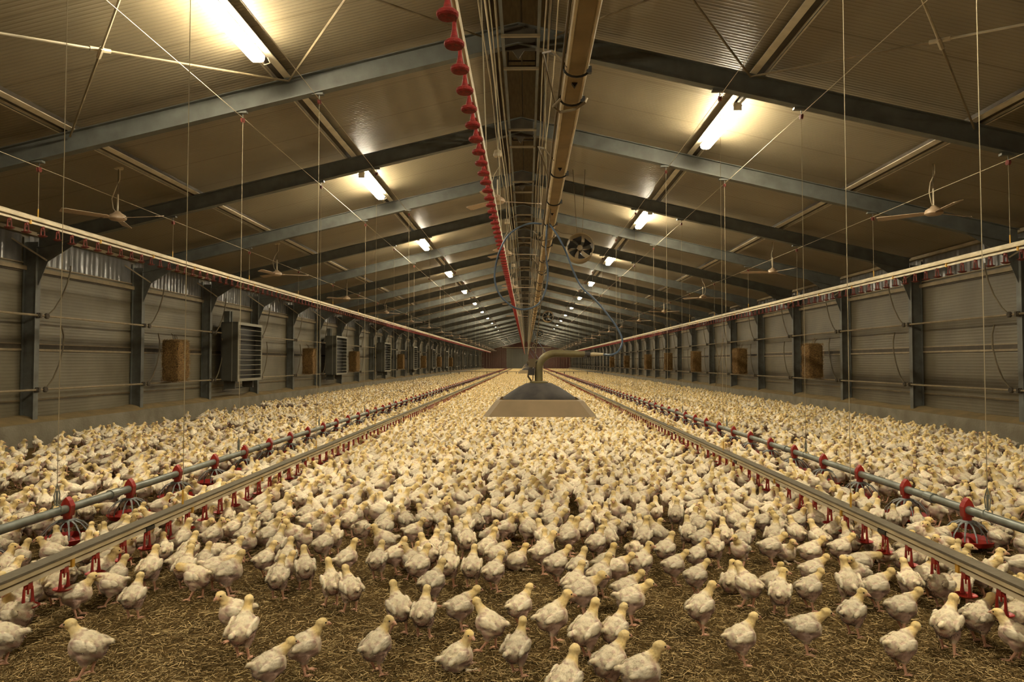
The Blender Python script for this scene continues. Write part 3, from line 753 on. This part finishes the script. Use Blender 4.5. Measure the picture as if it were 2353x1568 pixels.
def smooth_path(P, n=6):
    P = [Vector(p) for p in P]; out = []
    for i in range(len(P)-1):
        a, b, c, d = P[max(i-1,0)], P[i], P[i+1], P[min(i+2,len(P)-1)]
        for k in range(n):
            t_ = k/n; out.append(.5*((2*b)+(-a+c)*t_+(2*a-5*b+4*c-d)*t_*t_+(-a+3*b-3*c+d)*t_**3))
    return out+[P[-1]]
hs = link('gas_hose', MB().tube(smooth_path(hA), .0095, 8).tube(smooth_path(hB), .0095, 8).mesh('gas_hose', M['blue_hose'], True))
tag(hs, 'looped blue gas hose from the raised channel down to the nearest brooder hood', 'hose', 'blue gas hoses')
for i, y in enumerate((28.5, 50.8, 73.)):
    o = link('gas_hose', hose_far, None, (.113, y, 1.033)); tag(o, 'blue gas hose at the %s brooder from the viewer' % ORD[i+1], 'hose', 'blue gas hoses')

# partition wire far down the barn
t = thing('partition_fence', 'low thin fence crossing the whole floor far down the barn', 'fence', (0, 66, 0))
part('top_bar', MB().tube([(XL+.2,0,.44),(XR-.2,0,.44)], .018, 5), 'dark_steel', t)
for i in range(14): part('stake', MB().box(-.03,.03,-.03,.03,0,.44), 'dark_steel', t, (XL+.6+1.12*i+.3*math.sin(i*5), 0, 0))

# ------------------------------------------------------------------ chickens
VAR = {  # head position, head yaw, head pitch, body pitch, body z, stride, wing lift, sitting
 'A': dict(h=(.066,0,.220), hy=0, hp=-6, bp=12, bz=.136, st=.010, w=0),
 'B': dict(h=(.058,.014,.219), hy=50, hp=-6, bp=12, bz=.136, st=.008, w=0),
 'C': dict(h=(.090,0,.203), hy=6, hp=-12, bp=8, bz=.134, st=.014, w=0),
 'D': dict(h=(.068,-.006,.229), hy=-18, hp=-4, bp=15, bz=.140, st=.030, w=0),
 'F': dict(h=(.112,.01,.168), hy=8, hp=-28, bp=2, bz=.130, st=.018, w=0),
 'P': dict(h=(.140,.004,.066), hy=0, hp=-60, bp=-12, bz=.130, st=.014, w=0),
 'S': dict(h=(.048,-.010,.160), hy=-75, hp=-8, bp=18, bz=.070, st=0, w=0, sit=1),
 'T': dict(h=(.062,.006,.156), hy=12, hp=-6, bp=10, bz=.068, st=0, w=0, sit=1),
 'G': dict(h=(.056,-.012,.224), hy=-78, hp=-6, bp=16, bz=.136, st=.008, w=0),
 'H': dict(h=(.052,.004,.238), hy=12, hp=0, bp=22, bz=.140, st=.012, w=.003)}
def ico():
    import bmesh
    bm = bmesh.new(); bmesh.ops.create_icosphere(bm, subdivisions=3, radius=1)
    v = np.array([x.co[:] for x in bm.verts]); f = [tuple(q.index for q in p.verts) for p in bm.faces]; bm.free(); return v, f
ICV, ICF = ico()
def rotm(yaw=0, pitch=0):
    return np.array((Matrix.Rotation(math.radians(yaw), 3, 'Z') @ Matrix.Rotation(math.radians(-pitch), 3, 'Y')))
def smst(a, b, x): t_ = np.clip((x-a)/(b-a), 0, 1); return t_*t_*(3-2*t_)
def build_chick(key):
    p = VAR[key]; sit = p.get('sit', 0)
    B = rotm(0, p['bp']); C = np.array((-.005, 0, p['bz']))
    W = lambda q: C + B @ np.array(q)
    V, Fs = [], []
    def ell(c, r, R_):
        q = sum(len(a) for a in V); V.append(ICV*np.array(r) @ np.array(R_).T + c); Fs.extend(tuple(k+q for k in f) for f in ICF)
    def cone(a, ra, b_, rb_, n=10):
        m_ = MB(); m_.tube([tuple(a), tuple(b_)], [ra, rb_], n); q = sum(len(z) for z in V); V.append(np.array(m_.v)); Fs.extend(tuple(k+q for k in f) for f in m_.f)
    ell(W((0,0,0)), (.064,.053,.055), B); ell(W((.020,0,-.008)), (.050,.053,.057), B); ell(W((-.030,0,.000)), (.047,.048,.047), B)
    ell(W((-.014,0,-.020)), (.048,.050,.049), B); ell(W((-.048,0,-.010)), (.030,.035,.037), B)
    # tail tuft
    cone(W((-.058,0,.016)), .022, W((-.088,0,.032)), .009); ell(W((-.086,0,.032)), (.017,.014,.010), B)
    wr = B @ rotm(0, 12)
    for sy in (-1, 1):
        ell(W((.008, sy*(.0490+p['w']), .010)), (.037,.0115,.025), wr @ np.array(Matrix.Rotation(sy*.08, 3, 'Z')))
        ell(W((-.032, sy*(.0455+p['w']), .014)), (.034,.0095,.0165), wr @ np.array(Matrix.Rotation(-sy*.16, 3, 'Z')))
    # neck as a chain
    n0 = W((.034, 0, .026)); H_ = np.array(p['h']); chain = []
    mid = n0*.5+H_*.5 + np.array((.005 if key not in 'PF' else .020, 0, (-.004 if key != 'F' else .010)))
    for t_ in np.linspace(0, 1, 10):
        c = (1-t_)**2*n0 + 2*t_*(1-t_)*mid + t_*t_*(H_+np.array((-.006,0,-.006))); r = .034*(1-t_)**1.9 + .0195*(1-(1-t_)**1.9)
        chain.append((c, r)); ell(c, (r,r*.94,r), np.eye(3))
    HR = rotm(p['hy'], p['hp'])
    ell(H_, (.0265,.0205,.0222), HR); ell(H_+HR@np.array((.013,0,-.004)), (.018,.0145,.0145), HR)
    # legs
    for i, sy in enumerate((-1, 1)):
        ph = p['st']*(1 if i else -1)
        if not sit:
            hip = W((-.004, sy*.026, -.030)); hock = np.array((-.016+ph*.3, sy*.028, .058)); foot = np.array((.004+ph, sy*.031, .007))
            cone(hip, .028, (hip+hock)/2, .022); cone((hip+hock)/2, .022, hock, .0090); ell((hip+hock)/2, (.022,.018,.024), np.eye(3))
            cone(hock, .0072, foot, .0052); ell(hock, (.0085,)*3, np.eye(3))
        else:
            foot = np.array((.058+.006*i, sy*.036, .007)); cone((.02, sy*.034, .012), .010, foot, .0050)
        for a in (-32, 0, 30, 180):
            ln = .040 if a == 0 else (.034 if a != 180 else .016); d_ = np.array((math.cos(math.radians(a)), math.sin(math.radians(a)), 0))
            k1 = foot+d_*ln*.55; k1[2] = .008; k2 = foot+d_*ln; k2[2] = .0035
            cone(foot, .0050, k1, .0042, 8); cone(k1, .0042, k2, .0028, 8)
    VV = np.concatenate(V)
    me = bpy.data.meshes.new('tmp'); me.from_pydata([tuple(v) for v in VV], [], Fs)
    ob = bpy.data.objects.new('tmp', me); COL.objects.link(ob)
    m_ = ob.modifiers.new('r', 'REMESH'); m_.mode = 'VOXEL'; m_.voxel_size = .0029
    bpy.context.view_layer.update()
    out = bpy.data.meshes.new_from_object(ob.evaluated_get(bpy.context.evaluated_depsgraph_get()))
    import bmesh
    bm = bmesh.new(); bm.from_mesh(out)
    zl = .058 if not sit else .02
    sel = [v for v in bm.verts if v.co.z > zl]
    for _ in range(4): bmesh.ops.smooth_vert(bm, verts=sel, factor=.5, use_axis_x=True, use_axis_y=True, use_axis_z=True)
    legs = [v for v in bm.verts if v.co.z <= zl]
    bmesh.ops.smooth_vert(bm, verts=legs, factor=.35, use_axis_x=True, use_axis_y=True, use_axis_z=True)
    for v in sel:      # ruffled plumage
        n_ = noise.noise(Vector((v.co.x*38, v.co.y*70, v.co.z*70)))*.0022 + noise.noise(v.co*160)*.0010
        v.co += v.normal*n_
    bm.to_mesh(out); bm.free()
    def lod(ratio):
        ob.modifiers.clear(); ob.data = out; dm = ob.modifiers.new('d', 'DECIMATE'); dm.ratio = ratio
        bpy.context.view_layer.update()
        return bpy.data.meshes.new_from_object(ob.evaluated_get(bpy.context.evaluated_depsgraph_get()))
    def colour(co):
        X = (co - C) @ B      # body frame
        n = len(co); nz1 = np.array([noise.noise(Vector(c*26)) for c in co]); nz2 = np.array([noise.noise(Vector(c*60)+Vector((3,1,5))) for c in co])
        white = np.array((.83,.73,.53)); cream = np.array((.75,.63,.41)); yel = np.array((.76,.56,.21)); pink = np.array((.46,.30,.235)); red = np.array((.38,.15,.11)); leg = np.array((.60,.33,.22)); grey = np.array((.50,.40,.27))
        col = np.tile(white, (n, 1))
        def mixin(c, f): nonlocal col; f = np.clip(f, 0, 1)[:, None]; col = col*(1-f) + c*f
        mixin(cream, smst(-.3, .5, nz1)*.6)
        mixin(pink*1.1, smst(.05, .38, nz2)*.6)
        below = smst(.012, -.016, X[:,2]+nz1*.018)  # grey belly and bare flank, widened as lower-body shade painted into the colour
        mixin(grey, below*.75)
        mixin(pink, below*smst(-.25, .2, nz1)*.9)                               # bare flank plus painted lower-body shade
        ay = np.abs(X[:,1])
        sh = np.exp(-(((X[:,0]-.036)/.017)**2 + ((X[:,2]-.020)/.017)**2)) * smst(.026, .040, ay)
        mixin(pink*.92, sh*1.)                                                      # bare shoulder
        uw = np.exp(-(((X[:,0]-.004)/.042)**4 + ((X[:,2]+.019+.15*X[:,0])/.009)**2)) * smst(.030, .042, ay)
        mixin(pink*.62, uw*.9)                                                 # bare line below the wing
        vent = np.exp(-(((X[:,0]+.075)/.022)**2 + ((X[:,2]+.012)/.022)**2 + (X[:,1]/.028)**2))
        mixin(red, vent*smst(-.25, .15, nz2)*.65)
        wing = smst(.046, .052, ay)*smst(.056, .042, np.abs(X[:,0]+.012))*smst(-.016, -.006, X[:,2])
        mixin(np.array((.90,.81,.62)), wing*1.*(1-sh))
        # neck and head
        t_best = np.zeros(n)
        for i, (c, r) in enumerate(chain):
            dd = np.linalg.norm(co-c, axis=1)/r
            t_best = np.maximum(t_best, smst(1.35, 1.0, dd)*(i/9))
        hd = smst(.040, .030, np.linalg.norm(co-H_, axis=1))
        yf = np.clip(smst(.05, .6, t_best), 0, 1); yf = np.maximum(yf, hd)
        mixin(yel, yf*(.86+.30*nz1)*.95)
        Xh = (co-H_) @ HR
        face = smst(.010, .020, Xh[:,0])*smst(.012, .002, Xh[:,2])*hd
        mixin(np.array((.50,.27,.17)), face*.65)
        lo = smst(.066, .054, co[:,2]) if not sit else smst(.012, .007, co[:,2])*smst(.03, .05, co[:,0])
        mixin(leg, lo)
        col = col*(1+.14*nz2[:, None])
        return np.clip(col, 0.01, 1)
    def setcol(mesh_, col):
        a = mesh_.color_attributes.new('Col', 'FLOAT_COLOR', 'POINT'); a.data.foreach_set('color', np.concatenate([col, np.ones((len(col),1))], 1).ravel().astype(np.float32))
    def coords(m__):
        a = np.empty(len(m__.vertices)*3, np.float32); m__.vertices.foreach_get('co', a); return a.reshape(-1, 3).astype(float)
    # near mesh with fuzz
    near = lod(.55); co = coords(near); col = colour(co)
    nrm = np.array([v.normal[:] for v in near.vertices]); Xb = (co-C) @ B
    nb = 11000; cand = np.where((co[:,2] > zl+.004) & ~((((co-H_) @ HR)[:,0] > .016) & (np.linalg.norm(co-H_, axis=1) < .04)))[0]; idx = rng.choice(cand, nb)
    P0 = co[idx] + rng.normal(0, .0008, (nb,3)); N_ = nrm[idx]
    hdist = np.linalg.norm(co[idx]-H_, axis=1)
    back = B @ np.array((-1,0,-.25)); nd = (n0-H_); nd = nd/np.linalg.norm(nd)
    wn_ = np.exp(-(hdist/.06)**2)[:, None]
    flow = back*(1-wn_) + nd*wn_
    D_ = flow*.9 + N_*.34 + rng.normal(0, .17, (nb,3)); D_ /= np.linalg.norm(D_, axis=1)[:, None]
    ln = (.0035 + .0055*rng.random(nb)) * (1-.45*wn_[:,0])
    side = np.cross(D_, N_+rng.normal(0,.3,(nb,3))); side /= np.linalg.norm(side, axis=1)[:, None]+1e-9
    hw = .0008
    A_ = P0 - side*hw - N_*.001; B2 = P0 + side*hw - N_*.001; T_ = P0 + D_*ln[:, None]
    fl = np.einsum('ij,ij->i', np.cross(B2-A_, T_-A_), N_) < 0; A_[fl], B2[fl] = B2[fl].copy(), A_[fl].copy()
    base = len(co); allv = np.concatenate([co, np.stack([A_, B2, T_], 1).reshape(-1,3)])
    faces = [tuple(q.vertices) for q in near.polygons] + [(base+3*i, base+3*i+1, base+3*i+2) for i in range(nb)]
    c3 = np.repeat(col[idx]*(1.02+rng.normal(0,.06,(nb,1))), 3, axis=0)
    full = bpy.data.meshes.new('chicken_body'); full.from_pydata(allv.tolist(), [], faces); full.materials.append(M['down'])
    full.polygons.foreach_set('use_smooth', [True]*len(faces)); setcol(full, np.clip(np.concatenate([col, c3]), .01, 1))
    full.normals_split_custom_set_from_vertices(np.concatenate([nrm, np.repeat(N_*.8+D_*.35, 3, axis=0)]).tolist())
    # small mesh for the crowd, with beak and eyes joined
    far = lod(.085)
    hp = {'H': H_, 'HR': HR}
    bk = MB()
    def hw_(q): return tuple(H_ + HR @ np.array(q))
    bk.tube([hw_((.022,0,-.002)), hw_((.034,0,-.003)), hw_((.046,0,-.0085))], [.0082,.0062,.0012], 8)
    bkl = MB().tube([hw_((.022,0,-.008)), hw_((.039,0,-.0115))], [.0050,.0010], 6)
    bk.v += []; q = len(bk.v); bk.f += [tuple(k+q for k in f) for f in bkl.f]; bk.v += bkl.v
    ey = []
    for sy in (-1, 1):
        e_ = MB(); c = hw_((.0150, sy*.0172, .0040)); e_.v = [tuple(np.array(c)+ICV[k]*.0036) for k in range(len(ICV))]; e_.f = list(ICF); ey.append(e_)
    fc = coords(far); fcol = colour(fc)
    e6 = [(1,0,0),(-1,0,0),(0,1,0),(0,-1,0),(0,0,1),(0,0,-1)]; ef = [(0,2,4),(2,1,4),(1,3,4),(3,0,4),(2,0,5),(1,2,5),(3,1,5),(0,3,5)]
    vv = [tuple(x) for x in fc]; ff = [tuple(x.vertices) for x in far.polygons]; cc = [tuple(x) for x in fcol]
    q = len(vv); vv += bk.v; ff += [tuple(k+q for k in f) for f in bk.f]; cc += [(.50,.28,.18)]*len(bk.v)
    for sy in (-1, 1):
        c = np.array(hw_((.0150, sy*.0178, .0040))); q = len(vv); vv += [tuple(c+np.array(e)*.0046) for e in e6]; ff += [tuple(k+q for k in f) for f in ef]; cc += [(.02,.015,.01)]*6
    crowd = bpy.data.meshes.new('chicken_body'); crowd.from_pydata(vv, [], ff); crowd.materials.append(M['down'])
    crowd.polygons.foreach_set('use_smooth', [True]*len(ff)); setcol(crowd, np.array(cc))
    bpy.data.objects.remove(ob)
    return dict(full=full, crowd=crowd, beak=bk.mesh('beak', M['beak'], True), eyes=[e.mesh('eye', M['eye'], True) for e in ey])
KEYS = list(VAR)
CH = {k: build_chick(k) for k in KEYS}

PLACED = """-1.90,2.91,185,A;-2.34,2.99,200,A;-2.49,3.28,165,P;-2.39,3.59,35,A;-2.32,3.76,180,F;-2.08,3.57,95,A;-2.24,4.01,100,A;-2.39,4.43,120,A;-2.22,4.44,90,A;-1.89,3.86,160,F;-1.73,3.94,30,B;-1.44,3.32,205,B;-1.30,3.11,85,H;-1.05,2.79,40,C;-0.96,2.96,30,A;-1.64,4.25,60,A;-1.50,4.23,90,A;-1.32,4.03,110,A;-1.09,3.78,120,H;-2.18,5.01,60,A;-2.02,4.85,60,A;-2.02,4.41,170,P;-0.65,2.97,50,G;-0.63,3.40,130,D;-0.52,3.36,90,A;-0.30,3.01,30,S;-0.18,3.22,160,D;-0.04,2.97,55,H;-0.03,3.49,45,A;0.13,3.28,25,D;-0.33,3.46,30,C;0.28,3.13,40,H;0.41,3.18,45,A;0.35,2.82,35,A;0.46,2.73,15,A;0.15,2.62,60,A;-0.52,3.79,50,A;-0.46,4.11,85,A;-0.96,3.69,130,A;-0.93,4.24,80,A;-0.72,4.25,140,B;-0.64,4.37,135,A;-0.31,4.08,80,A;-0.22,4.05,50,A;-0.06,4.46,25,T;0.11,4.39,30,D;0.48,4.67,50,A;0.20,4.17,35,C;0.30,4.11,50,A;0.51,4.39,30,T;0.71,4.50,60,P;0.92,4.51,45,A;0.55,4.12,10,C;0.71,4.20,40,G;0.31,3.65,15,C;0.27,3.82,50,A;0.55,3.56,10,C;0.55,3.74,20,C;-0.47,4.88,130,A;-0.39,5.23,110,B;0.88,3.45,30,D;0.97,3.10,20,A;1.31,3.22,355,C;1.62,3.42,30,G;1.64,3.03,20,C;1.89,3.47,10,C;1.97,3.24,40,D;2.18,3.34,20,C;2.22,3.16,130,A;0.99,3.99,30,C;1.22,3.80,120,A;1.21,4.06,60,T;1.47,4.09,20,T;1.36,3.69,60,G;1.71,4.10,10,C;1.55,3.77,30,C;1.79,3.81,85,H;1.91,3.79,10,C;2.15,3.88,90,A;2.31,4.01,20,A;2.28,3.80,30,P;2.08,4.28,0,F;1.86,4.49,20,C;2.09,4.57,10,C;2.37,4.64,90,A;1.49,4.73,70,A;1.40,4.85,85,A;1.16,4.92,80,A;1.10,4.41,30,G;1.64,4.59,10,C;1.64,5.14,30,A;1.29,5.13,40,A;-2.63,4.23,60,A;-1.42,3.87,90,A"""
birds = []
BL = []
for e in PLACED.split(';'):
    x, y, a, k = e.split(','); BL.append([float(x), float(y), float(a)+random.uniform(-5, 5), k])
for it in range(30):       # real birds do not pass through each other
    for i in range(len(BL)):
        for j in range(i):
            dx, dy = BL[i][0]-BL[j][0], BL[i][1]-BL[j][1]; d_ = math.hypot(dx, dy)+1e-6
            if d_ < .145:
                q = (.145-d_)/2/d_*.6; BL[i][0] += dx*q; BL[i][1] += dy*q; BL[j][0] -= dx*q; BL[j][1] -= dy*q
birds = [tuple(b) for b in BL]
# the flock: jittered grid, thinner in the open straw near the viewer and in a few bare patches
occ = {}
def cellkey(x, y): return (int(math.floor(x/.15)), int(math.floor(y/.15)))
def add_occ(x, y): occ.setdefault(cellkey(x, y), []).append((x, y))
def clear(x, y, d):
    cx, cy = cellkey(x, y)
    for i in (-1,0,1):
        for j in (-1,0,1):
            for (a, b) in occ.get((cx+i, cy+j), ()):
                if (a-x)**2+(b-y)**2 < d*d: return False
    return True
for x, y, a, k in birds: add_occ(x, y)
def density(x, y):
    if y < 3.9 and abs(x) < 2.2: return 0
    d = 1.0
    if abs(x) < 2.35: d = float(smst(3.9, 5.4, y+.5*noise.noise(Vector((x*1.1, y*1.1, 2)))))*.85+.15 if y < 7 else 1
    if abs(x) > 3.6:
        n_ = noise.noise(Vector((x*.45, y*.3, 8.)))
        if n_ > .22: d *= .45
        if x < -6.0 and n_ > .05: d *= .5
    if x < -4.0: d *= .78
    if x < -4.6 and y < 15 and noise.noise(Vector((x*.8, y*.55, 3.))) > -.05: d *= .55
    if x > 4.2: d *= .92
    return d
def yaw_at(x, y):
    if abs(x) < 2.4: return random.gauss(55, 45) if random.random() < .8 else random.uniform(0, 360)
    return random.gauss(60, 70) if random.random() < .6 else random.uniform(0, 360)
sp = .157
y = 2.6
while y < 123.6:
    st = sp if y < 12 else (.172 if y < 35 else .19)
    x = XL+.34
    hv = y*.86+.6
    while x < XR-.32:
        xx, yy = x+random.uniform(-.06,.06), y+random.uniform(-.06,.06)
        x += st
        if abs(xx) > hv: continue
        if random.random() > density(xx, yy): continue
        if yy < 14 and not clear(xx, yy, .13 if yy < 7 else .112): continue
        if abs(xx+3.36) < .13 or abs(xx-3.20) < .13: continue
        if random.random() < .04: continue
        if yy < 14: add_occ(xx, yy)
        k = random.choices(KEYS, (30, 12, 22, 12, 5, 3, 1, 8, 8, 10))[0]
        birds.append((xx, yy, yaw_at(xx, yy), k))
    y += st
print('birds', len(birds))
def seen(b):
    px = 1210 + b[0]/b[1]*1550
    return -40 < px < 2393 and b[1] > 2.3
cand = [b for b in birds if seen(b)]
cand.sort(key=lambda b: b[1]); ind = cand[:300]; indset = set(id(b) for b in ind)
rest = [b for b in birds if id(b) not in indset and b[1] > 3.2]
ROW = 20; names_pose = {'A':'standing with head up','B':'standing with head turned left','C':'stretching its neck forward','D':'stepping with head up','F':'holding its head low','P':'pecking at the floor','S':'sitting with head turned to the viewer','T':'sitting on the straw','G':'standing with head turned right','H':'standing tall'}
def facing(a):
    a %= 360
    return ['right','away to the right','away','away to the left','left','forward left','the viewer','forward right'][int((a+22.5)//45) % 8]
ind.sort(key=lambda b: b[1])
rows = [sorted(ind[i:i+ROW], key=lambda b: b[0]/b[1]) for i in range(0, 300, ROW)]
protos = {}
for ri, row in enumerate(rows):
    for ci, (x, y, a, k) in enumerate(row):
        nearer = y < 5.2
        kk = (k, nearer)
        if kk not in protos:
            o = link('chicken', CH[k]['full'] if nearer else CH[k]['full'])
            if nearer:
                link('beak', CH[k]['beak'], o); link('eye', CH[k]['eyes'][0], o); link('eye', CH[k]['eyes'][1], o)
            else:
                link('beak', CH[k]['beak'], o); link('eye', CH[k]['eyes'][0], o); link('eye', CH[k]['eyes'][1], o)
            protos[kk] = o
        else: o = copy_tree(protos[kk])
        s_ = random.uniform(.93, 1.07)
        o.location = (x, y, 0.0); o.rotation_euler = (0, 0, math.radians(a)); o.scale = (s_, s_, s_*random.uniform(.97,1.04))
        tag(o, 'white chicken facing %s, %s from left in the %s row' % (facing(a), ORD[ci], ORD[ri]), 'chicken', 'young white chickens on the straw litter')
# crowd: one object, instanced
lib = bpy.data.collections.new('chicken_forms')
for i, k in enumerate(KEYS):
    o = bpy.data.objects.new('form_%s' % 'abcdefghijkl'[i], CH[k]['crowd']); lib.objects.link(o)
pm = bpy.data.meshes.new('far_chickens'); pm.from_pydata([(b[0], b[1], 0) for b in rest], [], [])
at = pm.attributes.new('yaw', 'FLOAT', 'POINT'); at.data.foreach_set('value', np.radians([b[2] for b in rest]).astype(np.float32))
at = pm.attributes.new('form', 'INT', 'POINT'); at.data.foreach_set('value', np.array([KEYS.index(b[3]) for b in rest], np.int32))
at = pm.attributes.new('size', 'FLOAT', 'POINT'); at.data.foreach_set('value', rng.uniform(.9, 1.08, len(rest)).astype(np.float32))
crowd = link('distant_chickens', pm); tag(crowd, 'dense flock of white chickens filling the barn floor behind the nearest birds', 'flock', kind='stuff')
ng = bpy.data.node_groups.new('scatter', 'GeometryNodeTree')
ng.interface.new_socket('Geometry', in_out='INPUT', socket_type='NodeSocketGeometry'); ng.interface.new_socket('Geometry', in_out='OUTPUT', socket_type='NodeSocketGeometry')
N = ng.nodes.new; Lk = ng.links.new
gi, go = N('NodeGroupInput'), N('NodeGroupOutput')
ci_ = N('GeometryNodeCollectionInfo'); ci_.inputs['Collection'].default_value = lib; ci_.inputs['Separate Children'].default_value = True; ci_.inputs['Reset Children'].default_value = True
mp_ = N('GeometryNodeMeshToPoints'); ip = N('GeometryNodeInstanceOnPoints')
def named(n, t_):
    q = N('GeometryNodeInputNamedAttribute'); q.data_type = t_; q.inputs['Name'].default_value = n; return q
ya_, fo_, si_ = named('yaw', 'FLOAT'), named('form', 'INT'), named('size', 'FLOAT')
cx_ = N('ShaderNodeCombineXYZ'); Lk(ya_.outputs['Attribute'], cx_.inputs[2])
Lk(gi.outputs[0], mp_.inputs[0]); Lk(mp_.outputs[0], ip.inputs['Points']); Lk(ci_.outputs[0], ip.inputs['Instance'])
ip.inputs['Pick Instance'].default_value = True
Lk(fo_.outputs['Attribute'], ip.inputs['Instance Index']); Lk(cx_.outputs[0], ip.inputs['Rotation']); Lk(si_.outputs['Attribute'], ip.inputs['Scale'])
Lk(ip.outputs[0], go.inputs[0])
md = crowd.modifiers.new('scatter', 'NODES'); md.node_group = ng

# ------------------------------------------------------------------ loose straw on the litter
def straw_field(n, y0_, y1_, name, lab, wid=1.0):
    u = rng.random(n); yy = y0_*(y1_/y0_)**u; xx = (rng.random(n)*2-1)*np.minimum(yy*.85+.25, 7.6)
    th = rng.random(n)*np.pi; ln = (.004+.026*rng.random(n)**2.4)*wid; tl = rng.normal(0, .22, n); wd = (.0006+.0013*rng.random(n)**1.5)*wid
    d = np.stack([np.cos(th)*np.cos(tl), np.sin(th)*np.cos(tl), np.sin(tl)], 1); s_ = np.stack([-np.sin(th), np.cos(th), np.zeros(n)], 1); u_ = np.cross(d, s_)
    c = np.stack([xx, yy, .003+.010*rng.random(n)], 1)
    P = []
    for e in (-1, 1):
        for a, b_ in ((1,-.4),(-1,-.4),(0,.9)):
            P.append(c + d*(e*ln)[:,None] + s_*(a*wd)[:,None] + u_*(b_*wd)[:,None])
    V = np.stack(P, 1).reshape(-1, 3); V[:,2] = np.maximum(V[:,2], .0005)
    base = np.arange(n)*6
    quads = np.concatenate([np.stack([base+a, base+b_, base+b_+3, base+a+3], 1) for a, b_ in ((0,1),(1,2),(2,0))])
    me = bpy.data.meshes.new(name); me.vertices.add(len(V)); me.vertices.foreach_set('co', V.ravel().astype(np.float32))
    me.loops.add(len(quads)*4); me.loops.foreach_set('vertex_index', quads.ravel().astype(np.int32))
    me.polygons.add(len(quads)); me.polygons.foreach_set('loop_start', np.arange(0, len(quads)*4, 4).astype(np.int32)); me.update(calc_edges=True)
    tn = rng.random(n)[:, None]; dk = np.array((.12,.072,.020)); lt = np.array((.80,.60,.30)); col = dk*(1-tn**2.6) + lt*tn**2.6
    col = np.repeat(col, 6, axis=0)
    a = me.color_attributes.new('Col', 'FLOAT_COLOR', 'POINT'); a.data.foreach_set('color', np.concatenate([col, np.ones((len(col),1))], 1).ravel().astype(np.float32))
    me.materials.append(M['straw']); o = link(name, me); tag(o, lab, 'straw', kind='stuff')
straw_field(230000, 2.3, 9.0, 'straw_litter', 'chopped golden straw scattered over the floor')
